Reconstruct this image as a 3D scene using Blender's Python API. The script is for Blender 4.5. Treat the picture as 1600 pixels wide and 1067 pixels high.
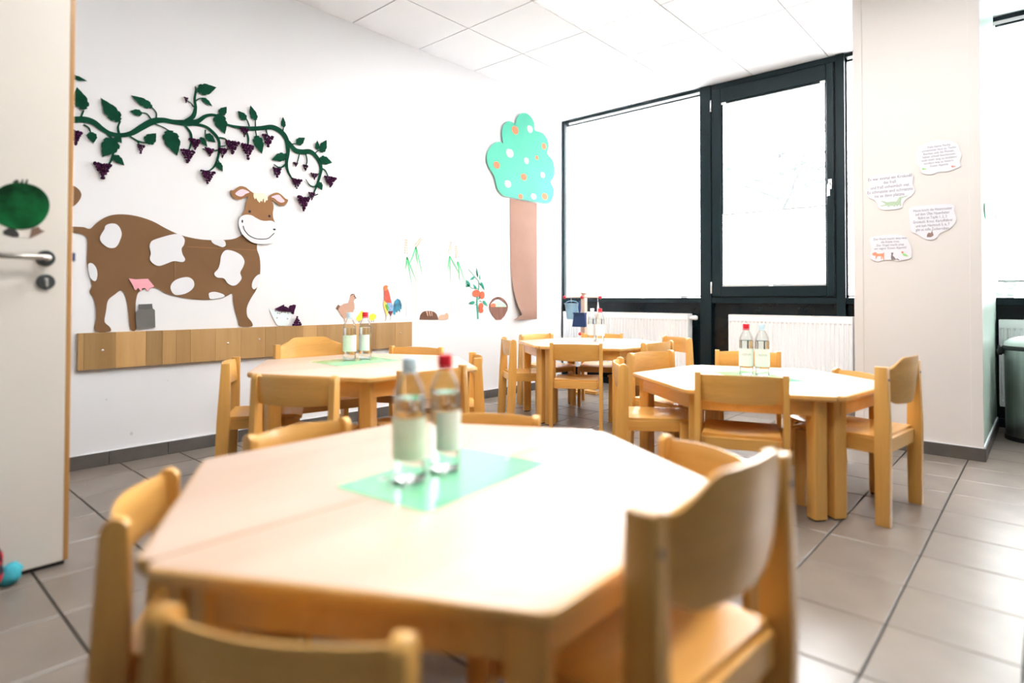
import bpy, bmesh, math, random
from mathutils import Matrix, Vector, noise
random.seed(7)
scene = bpy.context.scene
for o in list(bpy.data.objects):
    bpy.data.objects.remove(o, do_unlink=True)
COL = scene.collection
PI = math.pi

# ------------------------------------------------------------------ camera
CAM = Vector((3.7799, -5.0211, 0.8957))
yaw, pit, rol = math.radians(-41.708), math.radians(0.919), math.radians(0.117)
fwd = Vector((math.sin(yaw) * math.cos(pit), math.cos(yaw) * math.cos(pit), math.sin(pit)))
rgt = Vector((math.cos(yaw), -math.sin(yaw), 0.0))
upv = rgt.cross(fwd)
r2 = rgt * math.cos(rol) + upv * math.sin(rol)
u2 = upv * math.cos(rol) - rgt * math.sin(rol)
cd = bpy.data.cameras.new('camera')
cam = bpy.data.objects.new('camera', cd)
COL.objects.link(cam)
cam.matrix_world = Matrix(((r2.x, u2.x, -fwd.x, CAM.x), (r2.y, u2.y, -fwd.y, CAM.y), (r2.z, u2.z, -fwd.z, CAM.z), (0, 0, 0, 1)))
cd.sensor_width = 36.0
cd.lens = 940.41 / 1600 * 36.0
cd.shift_y = -(533.5 - 451.49) / 1600
cd.clip_start = 0.02
cd.dof.use_dof = True
cd.dof.focus_distance = 4.3
cd.dof.aperture_fstop = 1.1
scene.camera = cam

# ------------------------------------------------------------------ sky, exposure
SKY = 13.0
w = bpy.data.worlds.new('overcast_sky')
scene.world = w
w.use_nodes = True
bgn = w.node_tree.nodes['Background']
bgn.inputs[0].default_value = (0.97, 0.98, 1.0, 1)
bgn.inputs[1].default_value = SKY
LED = 13.0
vs = scene.view_settings
vs.view_transform = 'Standard'
vs.look = 'None'
vs.gamma = 1.0
vs.use_curve_mapping = False
vs.exposure = 1.55
cy = scene.cycles
cy.max_bounces = 10
cy.diffuse_bounces = 5
cy.glossy_bounces = 4
cy.transmission_bounces = 8
cy.transparent_max_bounces = 12
cy.caustics_reflective = False
cy.caustics_refractive = False
cy.sample_clamp_indirect = 8.0
cy.use_denoising = True

# ------------------------------------------------------------------ materials
def nt(name):
    m = bpy.data.materials.new(name)
    m.use_nodes = True
    n = m.node_tree
    n.nodes.clear()
    out = n.nodes.new('ShaderNodeOutputMaterial')
    return m, n, out

def pbr(name, col, rough=0.5, metal=0.0, spec=0.5, coat=0.0, var=0.06, scale=6.0, bump=0.0, bscale=60.0, coat_rough=0.08, stretch=None, emit=None):
    m, n, out = nt(name)
    p = n.nodes.new('ShaderNodeBsdfPrincipled')
    n.links.new(p.outputs[0], out.inputs[0])
    p.inputs['Roughness'].default_value = rough
    p.inputs['Metallic'].default_value = metal
    p.inputs['Specular IOR Level'].default_value = spec
    p.inputs['Coat Weight'].default_value = coat
    p.inputs['Coat Roughness'].default_value = coat_rough
    tc = n.nodes.new('ShaderNodeTexCoord')
    nz = n.nodes.new('ShaderNodeTexNoise')
    nz.inputs['Scale'].default_value = scale
    nz.inputs['Detail'].default_value = 4
    src = tc.outputs['Object']
    if stretch:
        mp = n.nodes.new('ShaderNodeMapping')
        mp.inputs['Scale'].default_value = stretch
        n.links.new(src, mp.inputs[0])
        src = mp.outputs[0]
    n.links.new(src, nz.inputs['Vector'])
    rp = n.nodes.new('ShaderNodeValToRGB')
    c = Vector(col[:3])
    rp.color_ramp.elements[0].position = 0.3
    rp.color_ramp.elements[1].position = 0.7
    rp.color_ramp.elements[0].color = (*[max(0, x * (1 - var)) for x in c], 1)
    rp.color_ramp.elements[1].color = (*[min(1, x * (1 + var)) for x in c], 1)
    n.links.new(nz.outputs[0], rp.inputs[0])
    n.links.new(rp.outputs[0], p.inputs['Base Color'])
    if bump:
        nb = n.nodes.new('ShaderNodeTexNoise')
        nb.inputs['Scale'].default_value = bscale
        n.links.new(tc.outputs['Object'], nb.inputs['Vector'])
        bp = n.nodes.new('ShaderNodeBump')
        bp.inputs['Strength'].default_value = bump
        bp.inputs['Distance'].default_value = 0.004
        n.links.new(nb.outputs[0], bp.inputs['Height'])
        n.links.new(bp.outputs[0], p.inputs['Normal'])
    if emit:
        p.inputs['Emission Color'].default_value = (*emit[0], 1)
        p.inputs['Emission Strength'].default_value = emit[1]
    return m

def wood(name, dark, light, axis, rough=0.35, coat=0.25, scale=9.0, rnd=0.12, k=0.07, cr=0.12):
    m, n, out = nt(name)
    p = n.nodes.new('ShaderNodeBsdfPrincipled')
    n.links.new(p.outputs[0], out.inputs[0])
    p.inputs['Roughness'].default_value = rough
    p.inputs['Coat Weight'].default_value = coat
    p.inputs['Coat Roughness'].default_value = cr
    tc = n.nodes.new('ShaderNodeTexCoord')
    oi = n.nodes.new('ShaderNodeObjectInfo')
    ad = n.nodes.new('ShaderNodeVectorMath')
    ad.operation = 'ADD'
    sc_ = n.nodes.new('ShaderNodeVectorMath')
    sc_.operation = 'SCALE'
    sc_.inputs[0].default_value = (7.1, 3.3, 5.7)
    n.links.new(oi.outputs['Random'], sc_.inputs['Scale'])
    n.links.new(tc.outputs['Object'], ad.inputs[0])
    n.links.new(sc_.outputs[0], ad.inputs[1])
    mp = n.nodes.new('ShaderNodeMapping')
    s = [1.0, 1.0, 1.0]
    s[axis] = k
    mp.inputs['Scale'].default_value = s
    n.links.new(ad.outputs[0], mp.inputs[0])
    n1 = n.nodes.new('ShaderNodeTexNoise')
    n1.inputs['Scale'].default_value = scale
    n1.inputs['Detail'].default_value = 3
    n1.inputs['Distortion'].default_value = 0.6
    n.links.new(mp.outputs[0], n1.inputs['Vector'])
    n2 = n.nodes.new('ShaderNodeTexNoise')
    n2.inputs['Scale'].default_value = scale * 12
    n2.inputs['Detail'].default_value = 5
    n.links.new(mp.outputs[0], n2.inputs['Vector'])
    mx = n.nodes.new('ShaderNodeMath')
    mx.operation = 'MULTIPLY_ADD'
    mx.inputs[1].default_value = 0.3
    n.links.new(n2.outputs[0], mx.inputs[0])
    n.links.new(n1.outputs[0], mx.inputs[2])
    rp = n.nodes.new('ShaderNodeValToRGB')
    rp.color_ramp.elements[0].position = 0.42
    rp.color_ramp.elements[1].position = 0.82
    rp.color_ramp.elements[0].color = (*dark, 1)
    rp.color_ramp.elements[1].color = (*light, 1)
    n.links.new(mx.outputs[0], rp.inputs[0])
    hs = n.nodes.new('ShaderNodeHueSaturation')
    mr = n.nodes.new('ShaderNodeMapRange')
    mr.inputs[3].default_value = 1 - rnd
    mr.inputs[4].default_value = 1 + rnd
    n.links.new(oi.outputs['Random'], mr.inputs[0])
    n.links.new(mr.outputs[0], hs.inputs['Value'])
    n.links.new(rp.outputs[0], hs.inputs['Color'])
    n.links.new(hs.outputs[0], p.inputs['Base Color'])
    return m

def thin_glass(name, tint=(1, 1, 1), refl=0.06):
    m, n, out = nt(name)
    t = n.nodes.new('ShaderNodeBsdfTransparent')
    t.inputs[0].default_value = (*tint, 1)
    g = n.nodes.new('ShaderNodeBsdfGlossy')
    g.inputs['Roughness'].default_value = 0.02
    lw = n.nodes.new('ShaderNodeLayerWeight')
    lw.inputs[0].default_value = 0.25
    mu = n.nodes.new('ShaderNodeMath')
    mu.operation = 'MULTIPLY_ADD'
    mu.inputs[1].default_value = 0.5
    mu.inputs[2].default_value = refl
    n.links.new(lw.outputs['Fresnel'], mu.inputs[0])
    mx = n.nodes.new('ShaderNodeMixShader')
    n.links.new(mu.outputs[0], mx.inputs[0])
    n.links.new(t.outputs[0], mx.inputs[1])
    n.links.new(g.outputs[0], mx.inputs[2])
    n.links.new(mx.outputs[0], out.inputs[0])
    return m

def water_mat(name):
    m, n, out = nt(name)
    p = n.nodes.new('ShaderNodeBsdfPrincipled')
    p.inputs['Base Color'].default_value = (0.97, 1, 0.98, 1)
    p.inputs['Roughness'].default_value = 0.0
    p.inputs['IOR'].default_value = 1.33
    p.inputs['Transmission Weight'].default_value = 1.0
    n.links.new(p.outputs[0], out.inputs[0])
    return m

def blind_mat(name, col, trans=0.55):
    m, n, out = nt(name)
    d = n.nodes.new('ShaderNodeBsdfDiffuse')
    d.inputs[0].default_value = (*col, 1)
    t = n.nodes.new('ShaderNodeBsdfTranslucent')
    t.inputs[0].default_value = (*col, 1)
    mx = n.nodes.new('ShaderNodeMixShader')
    mx.inputs[0].default_value = trans
    n.links.new(d.outputs[0], mx.inputs[1])
    n.links.new(t.outputs[0], mx.inputs[2])
    n.links.new(mx.outputs[0], out.inputs[0])
    return m

def mat_print(name):
    # green laminated place mat with a printed scatter of pale flowers
    m, n, out = nt(name)
    p = n.nodes.new('ShaderNodeBsdfPrincipled')
    n.links.new(p.outputs[0], out.inputs[0])
    p.inputs['Roughness'].default_value = 0.12
    p.inputs['Specular IOR Level'].default_value = 0.6
    tc = n.nodes.new('ShaderNodeTexCoord')
    vo = n.nodes.new('ShaderNodeTexVoronoi')
    vo.inputs['Scale'].default_value = 13.0
    n.links.new(tc.outputs['Object'], vo.inputs['Vector'])
    nz = n.nodes.new('ShaderNodeTexNoise')
    nz.inputs['Scale'].default_value = 5.0
    n.links.new(tc.outputs['Object'], nz.inputs['Vector'])
    ma = n.nodes.new('ShaderNodeMath')
    ma.operation = 'LESS_THAN'
    ma.inputs[1].default_value = 0.17
    n.links.new(vo.outputs['Distance'], ma.inputs[0])
    mb = n.nodes.new('ShaderNodeMath')
    mb.operation = 'GREATER_THAN'
    mb.inputs[1].default_value = 0.53
    n.links.new(nz.outputs[0], mb.inputs[0])
    mm = n.nodes.new('ShaderNodeMath')
    mm.operation = 'MULTIPLY'
    n.links.new(ma.outputs[0], mm.inputs[0])
    n.links.new(mb.outputs[0], mm.inputs[1])
    mx = n.nodes.new('ShaderNodeMix')
    mx.data_type = 'RGBA'
    mx.inputs['A'].default_value = (0.20, 0.70, 0.36, 1)
    mx.inputs['B'].default_value = (0.75, 0.85, 0.80, 1)
    n.links.new(mm.outputs[0], mx.inputs['Factor'])
    n.links.new(mx.outputs['Result'], p.inputs['Base Color'])
    return m

def plaid(name):
    m, n, out = nt(name)
    p = n.nodes.new('ShaderNodeBsdfPrincipled')
    n.links.new(p.outputs[0], out.inputs[0])
    p.inputs['Roughness'].default_value = 0.9
    tc = n.nodes.new('ShaderNodeTexCoord')
    ck = n.nodes.new('ShaderNodeTexChecker')
    ck.inputs['Scale'].default_value = 38
    ck.inputs['Color1'].default_value = (0.55, 0.03, 0.05, 1)
    ck.inputs['Color2'].default_value = (0.02, 0.02, 0.03, 1)
    n.links.new(tc.outputs['Object'], ck.inputs['Vector'])
    n.links.new(ck.outputs[0], p.inputs['Base Color'])
    return m

M = {}
BD, BL = (0.62, 0.315, 0.068), (0.80, 0.455, 0.125)
M['wood_z'] = wood('beech_upright', BD, BL, 2)
M['wood_y'] = wood('beech_across', BD, BL, 1)
M['wood_x'] = wood('beech_lengthwise', BD, BL, 0)
M['table_top'] = wood('pale_beech_laminate', (0.61, 0.415, 0.295), (0.72, 0.53, 0.405), 0, rough=0.36, coat=0.5, scale=5, rnd=0.03, cr=0.3)
M['table_edge'] = wood('beech_edge', (0.60, 0.31, 0.075), (0.76, 0.44, 0.14), 0, rough=0.3, coat=0.4)
M['stand_wood'] = wood('pale_stand_wood', (0.62, 0.46, 0.36), (0.74, 0.58, 0.47), 2)
M['stave'] = wood('birch_stave', (0.37, 0.21, 0.075), (0.47, 0.285, 0.115), 2, rough=0.4, coat=0.1, rnd=0.3)
M['wall'] = pbr('white_wall_paint', (0.74, 0.745, 0.76), 0.75, var=0.012, scale=1.5, bump=0.05, bscale=220)
M['rear_wall'] = pbr('grey_blue_paint', (0.15, 0.17, 0.175), 0.6, var=0.2)
M['pillar'] = pbr('warm_white_paint', (0.72, 0.6885, 0.6615), 0.6, var=0.012, scale=1.5, bump=0.05, bscale=180)
M['pillar_green'] = pbr('pale_green_gloss_paint', (0.50, 0.66, 0.56), 0.3, var=0.02)  # green reflected from outside, painted into the colour of the pillar side
M['ceiling_tile'] = pbr('mineral_ceiling_tile', (0.82, 0.83, 0.86), 0.9, var=0.01, scale=3, bump=0.08, bscale=300)
M['ceiling_grid'] = pbr('ceiling_grid', (0.45, 0.45, 0.46), 0.6)
M['floor_tile'] = pbr('grey_stone_tile', (0.215, 0.18, 0.15), 0.30, spec=0.7, var=0.13, scale=5.5, bump=0.06, bscale=30)
M['grout'] = pbr('dark_grout', (0.035, 0.032, 0.03), 0.8)
M['skirting'] = pbr('dark_grey_tile', (0.0978, 0.0892, 0.0808), 0.45, var=0.15, scale=9)
M['frame'] = pbr('anthracite_aluminium', (0.006, 0.017, 0.022), 0.35, spec=0.25)
M['spandrel'] = pbr('dark_spandrel', (0.004, 0.009, 0.012), 0.2, spec=0.3)
M['glass'] = thin_glass('window_glass')
M['blind'] = blind_mat('white_pleated_blind', (0.9, 0.92, 0.93))
M['rail'] = pbr('pale_grey_rail', (0.55, 0.57, 0.58), 0.4)
M['silver'] = pbr('silver_fitting', (0.75, 0.76, 0.77), 0.25, metal=0.9)
M['steel'] = pbr('brushed_steel', (0.42, 0.45, 0.44), 0.33, metal=1.0, stretch=(1, 1, 0.02), scale=60, var=0.12)
M['lid_steel'] = pbr('pale_steel_lid', (0.75, 0.78, 0.77), 0.3, metal=0.6)
M['black'] = pbr('black_plastic', (0.012, 0.013, 0.014), 0.4)
M['radiator'] = pbr('white_enamel', (0.92, 0.93, 0.94), 0.35, var=0.01)
M['door'] = pbr('cream_door_laminate', (0.76, 0.7172, 0.646), 0.5, var=0.015, scale=2)
M['door_lip'] = wood('door_lipping', (0.42, 0.21, 0.06), (0.55, 0.29, 0.10), 2)
M['door_metal'] = pbr('satin_steel', (0.55, 0.53, 0.50), 0.3, metal=1.0)
M['rosette'] = pbr('dark_steel_rosette', (0.10, 0.11, 0.115), 0.35, metal=0.7)
M['cow'] = pbr('brown_card', (0.1927, 0.105, 0.0508), 0.8, var=0.05, scale=3, spec=0.12)
M['cow_head'] = pbr('light_brown_card', (0.288, 0.148, 0.068), 0.8, var=0.03, spec=0.12)
M['white_card'] = pbr('white_card', (0.6888, 0.6972, 0.7224), 0.8, var=0.01)
M['pink_card'] = pbr('pink_card', (0.80, 0.36, 0.42), 0.8, var=0.02)
M['pink_pale'] = pbr('pale_pink_card', (0.86, 0.55, 0.62), 0.8, var=0.02)
M['cream_card'] = pbr('cream_card', (0.88, 0.76, 0.55), 0.8, var=0.05, scale=40)
M['ink'] = pbr('black_ink', (0.012, 0.012, 0.018), 0.7)
M['grey_card'] = pbr('grey_card', (0.136, 0.132, 0.12), 0.7, var=0.08)
M['grey_dark'] = pbr('dark_grey_card', (0.10, 0.10, 0.095), 0.7)
M['vine'] = pbr('dark_green_felt', (0.004, 0.0525, 0.0275), 0.9, var=0.1, scale=20, spec=0.12)
M['grape'] = pbr('purple_crepe_paper', (0.0384, 0.0048, 0.032), 0.75, var=0.5, scale=60, spec=0.12)
M['tree_green'] = pbr('turquoise_green_card', (0.0382, 0.391, 0.255), 0.6, var=0.08, scale=4)
M['tree_trunk'] = pbr('brown_paper', (0.30, 0.165, 0.115), 0.75, var=0.05, scale=5)
M['apple_red'] = pbr('orange_red_card', (0.80, 0.18, 0.08), 0.7, var=0.05)
M['apple_pale'] = pbr('mint_card', (0.45, 0.80, 0.50), 0.7, var=0.03)
M['wheat_green'] = pbr('bright_green_paper', (0.10, 0.62, 0.25), 0.8, var=0.15, scale=30)
M['wheat_stem'] = pbr('straw_paper', (0.80, 0.78, 0.68), 0.8, var=0.04)
M['grain'] = pbr('wheat_grain_card', (0.62, 0.36, 0.16), 0.8, var=0.1)
M['bread'] = pbr('brown_bread_card', (0.153, 0.063, 0.036), 0.8, var=0.1)
M['crumb'] = pbr('pale_bread_card', (0.62, 0.40, 0.28), 0.8, var=0.06)
M['leaf_green'] = pbr('teal_green_card', (0.015, 0.30, 0.20), 0.7, var=0.1)
M['tomato'] = pbr('tomato_card', (0.82, 0.10, 0.03), 0.6, var=0.15, scale=30)
M['basket'] = pbr('basket_brown_card', (0.198, 0.09, 0.0675), 0.8, var=0.22, scale=30, stretch=(1, 1, 0.15))
M['hen'] = pbr('beige_card', (0.54, 0.324, 0.234), 0.8, var=0.04)
M['hen_dark'] = pbr('taupe_card', (0.22, 0.13, 0.09), 0.8)
M['r_red'] = pbr('red_feather_card', (0.62, 0.09, 0.05), 0.7, var=0.2, scale=40)
M['r_orange'] = pbr('orange_feather_card', (0.85, 0.20, 0.05), 0.7, var=0.1)
M['r_yellow'] = pbr('yellow_feather_card', (0.80, 0.55, 0.12), 0.7, var=0.2, scale=40)
M['r_green'] = pbr('green_feather_card', (0.12, 0.42, 0.07), 0.7, var=0.2, scale=40)
M['r_blue'] = pbr('pale_blue_feather_card', (0.22, 0.36, 0.58), 0.7, var=0.25, scale=60)
M['r_tail'] = pbr('teal_feather_card', (0.02, 0.24, 0.38), 0.6, var=0.6, scale=18)
M['r_maroon'] = pbr('maroon_feather_card', (0.16, 0.02, 0.04), 0.7)
M['r_leg'] = pbr('pale_leg_card', (0.62, 0.54, 0.50), 0.8)
M['chick'] = pbr('yellow_card', (0.88, 0.76, 0.05), 0.7, var=0.03)
M['bowl_card'] = pbr('pale_blue_card', (0.72, 0.82, 0.85), 0.7, var=0.03)
M['note'] = pbr('pale_lilac_paper', (0.76, 0.76, 0.817), 0.8, var=0.01)
M['note_ink'] = pbr('grey_ink', (0.16, 0.15, 0.20), 0.8)
M['croc'] = pbr('pale_green_pencil', (0.45, 0.58, 0.42), 0.8, var=0.3, scale=200)
M['fish_green'] = pbr('green_pencil', (0.35, 0.70, 0.28), 0.8)
M['fish_red'] = pbr('red_pencil', (0.80, 0.22, 0.16), 0.8)
M['rabbit'] = pbr('brown_pencil', (0.30, 0.20, 0.18), 0.8, var=0.4, scale=200)
M['dog'] = pbr('orange_pencil', (0.80, 0.33, 0.20), 0.8, var=0.2, scale=200)
M['cat'] = pbr('grey_pencil', (0.22, 0.18, 0.20), 0.8, var=0.3, scale=200)
M['disc'] = pbr('green_poster_paint', (0.0048, 0.092, 0.0256), 0.45, var=0.75, scale=11, spec=0.12)
M['disc_dark'] = pbr('dark_paint', (0.03, 0.028, 0.025), 0.6)
M['pet'] = thin_glass('clear_bottle_plastic', (0.97, 0.985, 0.98), 0.05)
M['water'] = water_mat('still_water')
M['cap_blue'] = pbr('pale_blue_cap', (0.60, 0.80, 0.92), 0.4)
M['cap_red'] = pbr('red_cap', (0.72, 0.010, 0.03), 0.4)
M['cap_white'] = pbr('white_cap', (0.85, 0.85, 0.86), 0.4)
M['label_green'] = pbr('pale_green_label', (0.78, 0.87, 0.74), 0.5, var=0.05, scale=30)
M['label_white'] = pbr('white_label', (0.86, 0.87, 0.86), 0.5, var=0.02)
M['label_ink'] = pbr('label_grey_ink', (0.45, 0.45, 0.47), 0.6)
M['mat'] = mat_print('green_place_mat_print')
M['bucket'] = pbr('light_blue_plastic', (0.30, 0.52, 0.68), 0.4)
M['blue'] = pbr('dark_blue_plastic', (0.003, 0.0338, 0.1425), 0.35)
M['ball'] = pbr('red_lacquer', (0.60, 0.012, 0.03), 0.3, coat=0.5)
M['bristle'] = pbr('pale_bristle', (0.75, 0.70, 0.62), 0.9)
M['plaid'] = plaid('red_black_plaid')
M['turquoise'] = pbr('turquoise_cloth', (0.05, 0.42, 0.52), 0.8, var=0.15, scale=25, bump=0.4, bscale=40)
M['lamp'] = pbr('lamp_diffuser', (0.9, 0.9, 0.9), 0.6, emit=((1.0, 0.985, 0.97), LED))
M['lamp_frame'] = pbr('white_lamp_frame', (0.85, 0.85, 0.85), 0.4)
M['bark'] = pbr('bark', (0.05, 0.055, 0.06), 0.9, var=0.3, scale=12)
M['foliage'] = pbr('leaves', (0.05, 0.075, 0.06), 0.7, var=0.4, scale=2)
M['lawn'] = pbr('gravel', (0.30, 0.29, 0.27), 0.95, var=0.3, scale=2)
M['red_card'] = pbr('red_orange_card', (0.75, 0.10, 0.03), 0.6)
M['green_leafcard'] = pbr('leaf_green_card', (0.02, 0.35, 0.12), 0.7)

# ------------------------------------------------------------------ helpers
def put(name, me, mat=None, parent=None, loc=(0, 0, 0), rotz=0.0):
    o = bpy.data.objects.new(name, me)
    COL.objects.link(o)
    if parent is not None:
        o.parent = parent
    o.location = loc
    o.rotation_euler = (0, 0, rotz)
    if me is not None and mat is not None and not me.materials:
        me.materials.append(M[mat] if isinstance(mat, str) else mat)
    return o

def tag(o, label, cat=None, group=None, kind=None):
    o['label'] = label
    if cat:
        o['category'] = cat
    if group:
        o['group'] = group
    if kind:
        o['kind'] = kind
    return o

def thing(name, label, cat, loc=(0, 0, 0), rotz=0.0, group=None):
    return tag(put(name, None, None, None, loc, rotz), label, cat, group)

def struct(name, label, loc=(0, 0, 0)):
    return tag(put(name, None, None, None, loc), label, None, None, 'structure')

def fin(bm, name, smooth=None, bevel=0.0, seg=2):
    if bevel:
        bmesh.ops.bevel(bm, geom=list(bm.edges), offset=bevel, segments=seg, profile=0.6, affect='EDGES', clamp_overlap=True)
    bmesh.ops.recalc_face_normals(bm, faces=bm.faces)
    me = bpy.data.meshes.new(name)
    bm.to_mesh(me)
    bm.free()
    if smooth is not None:
        for p in me.polygons:
            p.use_smooth = True
        me.set_sharp_from_angle(angle=math.radians(smooth))
    return me

def addbox(bm, x0, x1, y0, y1, z0, z1):
    v = [bm.verts.new(p) for p in ((x0, y0, z0), (x1, y0, z0), (x1, y1, z0), (x0, y1, z0), (x0, y0, z1), (x1, y0, z1), (x1, y1, z1), (x0, y1, z1))]
    for f in ((0, 3, 2, 1), (4, 5, 6, 7), (0, 1, 5, 4), (1, 2, 6, 5), (2, 3, 7, 6), (3, 0, 4, 7)):
        bm.faces.new([v[i] for i in f])
    return v

def box(name, x0, x1, y0, y1, z0, z1, bevel=0.0, seg=2, smooth=None):
    bm = bmesh.new()
    addbox(bm, x0, x1, y0, y1, z0, z1)
    return fin(bm, name, smooth, bevel, seg)

def addprism(bm, ring0, ring1):
    a = [bm.verts.new(p) for p in ring0]
    b = [bm.verts.new(p) for p in ring1]
    n = len(a)
    bm.faces.new(a[::-1])
    bm.faces.new(b)
    for i in range(n):
        bm.faces.new((a[i], a[(i + 1) % n], b[(i + 1) % n], b[i]))

def prism(name, ring0, ring1, bevel=0.0, smooth=None, seg=2):
    bm = bmesh.new()
    addprism(bm, ring0, ring1)
    return fin(bm, name, smooth, bevel, seg)

def rings(name, rs, smooth=None, cap=True, closed=False):
    """skin a list of equal-length rings of points"""
    bm = bmesh.new()
    vv = [[bm.verts.new(p) for p in r] for r in rs]
    n = len(rs[0])
    for k in range(len(rs) - 1 + (1 if closed else 0)):
        A, B = vv[k], vv[(k + 1) % len(rs)]
        for i in range(n):
            bm.faces.new((A[i], A[(i + 1) % n], B[(i + 1) % n], B[i]))
    if cap and not closed:
        bm.faces.new(vv[0][::-1])
        bm.faces.new(vv[-1])
    return fin(bm, name, smooth)

def circ(r, z, n=20, cx=0.0, cy=0.0):
    return [(cx + r * math.cos(2 * PI * i / n), cy + r * math.sin(2 * PI * i / n), z) for i in range(n)]

def lathe(name, prof, n=20, smooth=40, cap=True):
    return rings(name, [circ(max(r, 1e-4), z, n) for r, z in prof], smooth, cap)

def tube_rings(path, rad, n=8):
    rs = []
    up = Vector((0.13, 0.21, 0.97)).normalized()
    for i, p in enumerate(path):
        p = Vector(p)
        a = Vector(path[max(0, i - 1)])
        b = Vector(path[min(len(path) - 1, i + 1)])
        t = (b - a).normalized()
        s = t.cross(up)
        if s.length < 1e-3:
            s = t.cross(Vector((1, 0, 0)))
        s.normalize()
        u = s.cross(t)
        r = rad[i] if isinstance(rad, (list, tuple)) else rad
        rs.append([tuple(p + s * (r * math.cos(2 * PI * k / n)) + u * (r * math.sin(2 * PI * k / n))) for k in range(n)])
    return rs

def tube(name, path, rad, n=8, smooth=60):
    return rings(name, tube_rings(path, rad, n), smooth)

def ball(name, c, r, seg=14):
    bm = bmesh.new()
    bmesh.ops.create_uvsphere(bm, u_segments=seg, v_segments=seg // 2 + 1, radius=r, matrix=Matrix.Translation(c))
    return fin(bm, name, 80)

def spline(pts, n=4, closed=True):
    out = []
    m = len(pts)
    for i in range(m if closed else m - 1):
        if closed:
            p = [pts[(i + k) % m] for k in (-1, 0, 1, 2)]
        else:
            p = [pts[max(0, min(m - 1, i + k))] for k in (-1, 0, 1, 2)]
        for j in range(n):
            t = j / n
            out.append(tuple(0.5 * (2 * p[1][d] + (p[2][d] - p[0][d]) * t + (2 * p[0][d] - 5 * p[1][d] + 4 * p[2][d] - p[3][d]) * t * t
                                    + (3 * p[1][d] - p[0][d] - 3 * p[2][d] + p[3][d]) * t ** 3) for d in range(len(pts[0]))))
    if not closed:
        out.append(tuple(pts[-1]))
    return out

# flat cut-outs: plane 'A' = cow wall (x = 0, seen from +x); 'B' = pillar front (y = -0.79, seen from -y); 'D' = door face (x = 1.303)
def P3(plane, u, v, h):
    if plane == 'A':
        return Vector((h, u, v))
    if plane == 'B':
        return Vector((u, -0.79 - h, v))
    return Vector((1.303 + h, u, v))

def cut(name, pts, h, th, mat, parent, plane='A', sm=0, label=None, wob=0.0):
    """paper cut-out: outline pts (wall metres), lying h off the wall, th thick"""
    if sm:
        pts = spline(pts, sm)
    base = parent.location if parent is not None else Vector((0, 0, 0))
    f = (lambda u, v: wob * noise.noise(Vector((u * 5, v * 5, 3.1)))) if wob else (lambda u, v: 0.0)
    r0 = [P3(plane, u, v, h + f(u, v)) - base for u, v in pts]
    r1 = [P3(plane, u, v, h + th + f(u, v)) - base for u, v in pts]
    o = put(name, prism(name, r0, r1), mat, parent)
    if label:
        o['label'] = label
    return o

def ell(cx, cz, a, b, n=16):
    return [(cx + a * math.cos(2 * PI * i / n), cz + b * math.sin(2 * PI * i / n)) for i in range(n)]

def ribbon(path):
    """outline of a stroke: path of (u, v, width)"""
    p = spline(path, 5, False) if len(path) > 2 else path
    L, R = [], []
    for i in range(len(p)):
        a, b = p[max(0, i - 1)], p[min(len(p) - 1, i + 1)]
        du, dv = b[0] - a[0], b[1] - a[1]
        l = math.hypot(du, dv) or 1
        nx, nz = -dv / l, du / l
        h = max(p[i][2], 0.0008) / 2
        L.append((p[i][0] + nx * h, p[i][1] + nz * h))
        R.append((p[i][0] - nx * h, p[i][1] - nz * h))
    return L, R

def stroke(name, paths, h, th, mat, parent, plane='A'):
    base = parent.location if parent is not None else Vector((0, 0, 0))
    bm = bmesh.new()
    for k, path in enumerate(paths):
        L, R = ribbon(path)
        hh = h + k * 0.00005
        lo = [[bm.verts.new(P3(plane, *q, hh) - base) for q in S] for S in (L, R)]
        hi = [[bm.verts.new(P3(plane, *q, hh + th) - base) for q in S] for S in (L, R)]
        n = len(L)
        for i in range(n - 1):
            bm.faces.new((hi[0][i], hi[0][i + 1], hi[1][i + 1], hi[1][i]))
            bm.faces.new((lo[0][i], lo[1][i], lo[1][i + 1], lo[0][i + 1]))
            bm.faces.new((lo[0][i], lo[0][i + 1], hi[0][i + 1], hi[0][i]))
            bm.faces.new((lo[1][i], hi[1][i], hi[1][i + 1], lo[1][i + 1]))
        for i in (0, n - 1):
            bm.faces.new((lo[0][i], hi[0][i], hi[1][i], lo[1][i]))
    return put(name, fin(bm, name), mat, parent)

def leafshape(u0, v0, u1, v1, k):
    """pointed leaf outline with a notched base, from stalk (u0,v0) to tip (u1,v1); k = width / length"""
    prof = [(0.0, 0.04), (0.05, 0.30), (0.10, 0.24), (0.16, 0.46), (0.30, 0.52), (0.34, 0.44), (0.48, 0.50), (0.62, 0.40), (0.66, 0.33), (0.80, 0.22), (0.92, 0.08), (1.0, 0.0)]
    du, dv = u1 - u0, v1 - v0
    nx, nz = -dv, du
    pts = [(u0 + du * t + nx * s * k, v0 + dv * t + nz * s * k) for t, s in prof]
    pts += [(u0 + du * t - nx * s * k * 0.92, v0 + dv * t - nz * s * k * 0.92) for t, s in prof[::-1][1:]]
    return pts

def text_mesh(body, size, align='CENTER', spacing=1.0):
    c = bpy.data.curves.new('lettering', 'FONT')
    c.body = body
    c.size = size
    c.align_x = align
    c.space_line = spacing
    c.resolution_u = 2
    o = bpy.data.objects.new('lettering', c)
    COL.objects.link(o)
    dg = bpy.context.evaluated_depsgraph_get()
    me = bpy.data.meshes.new_from_object(o.evaluated_get(dg))
    bpy.data.objects.remove(o, do_unlink=True)
    bpy.data.curves.remove(c)
    me.materials.clear()
    return me

def copy_tree(o, parent=None):
    c = o.copy()
    COL.objects.link(c)
    c.parent = parent
    for ch in list(o.children):
        copy_tree(ch, c)
    return c

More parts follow.
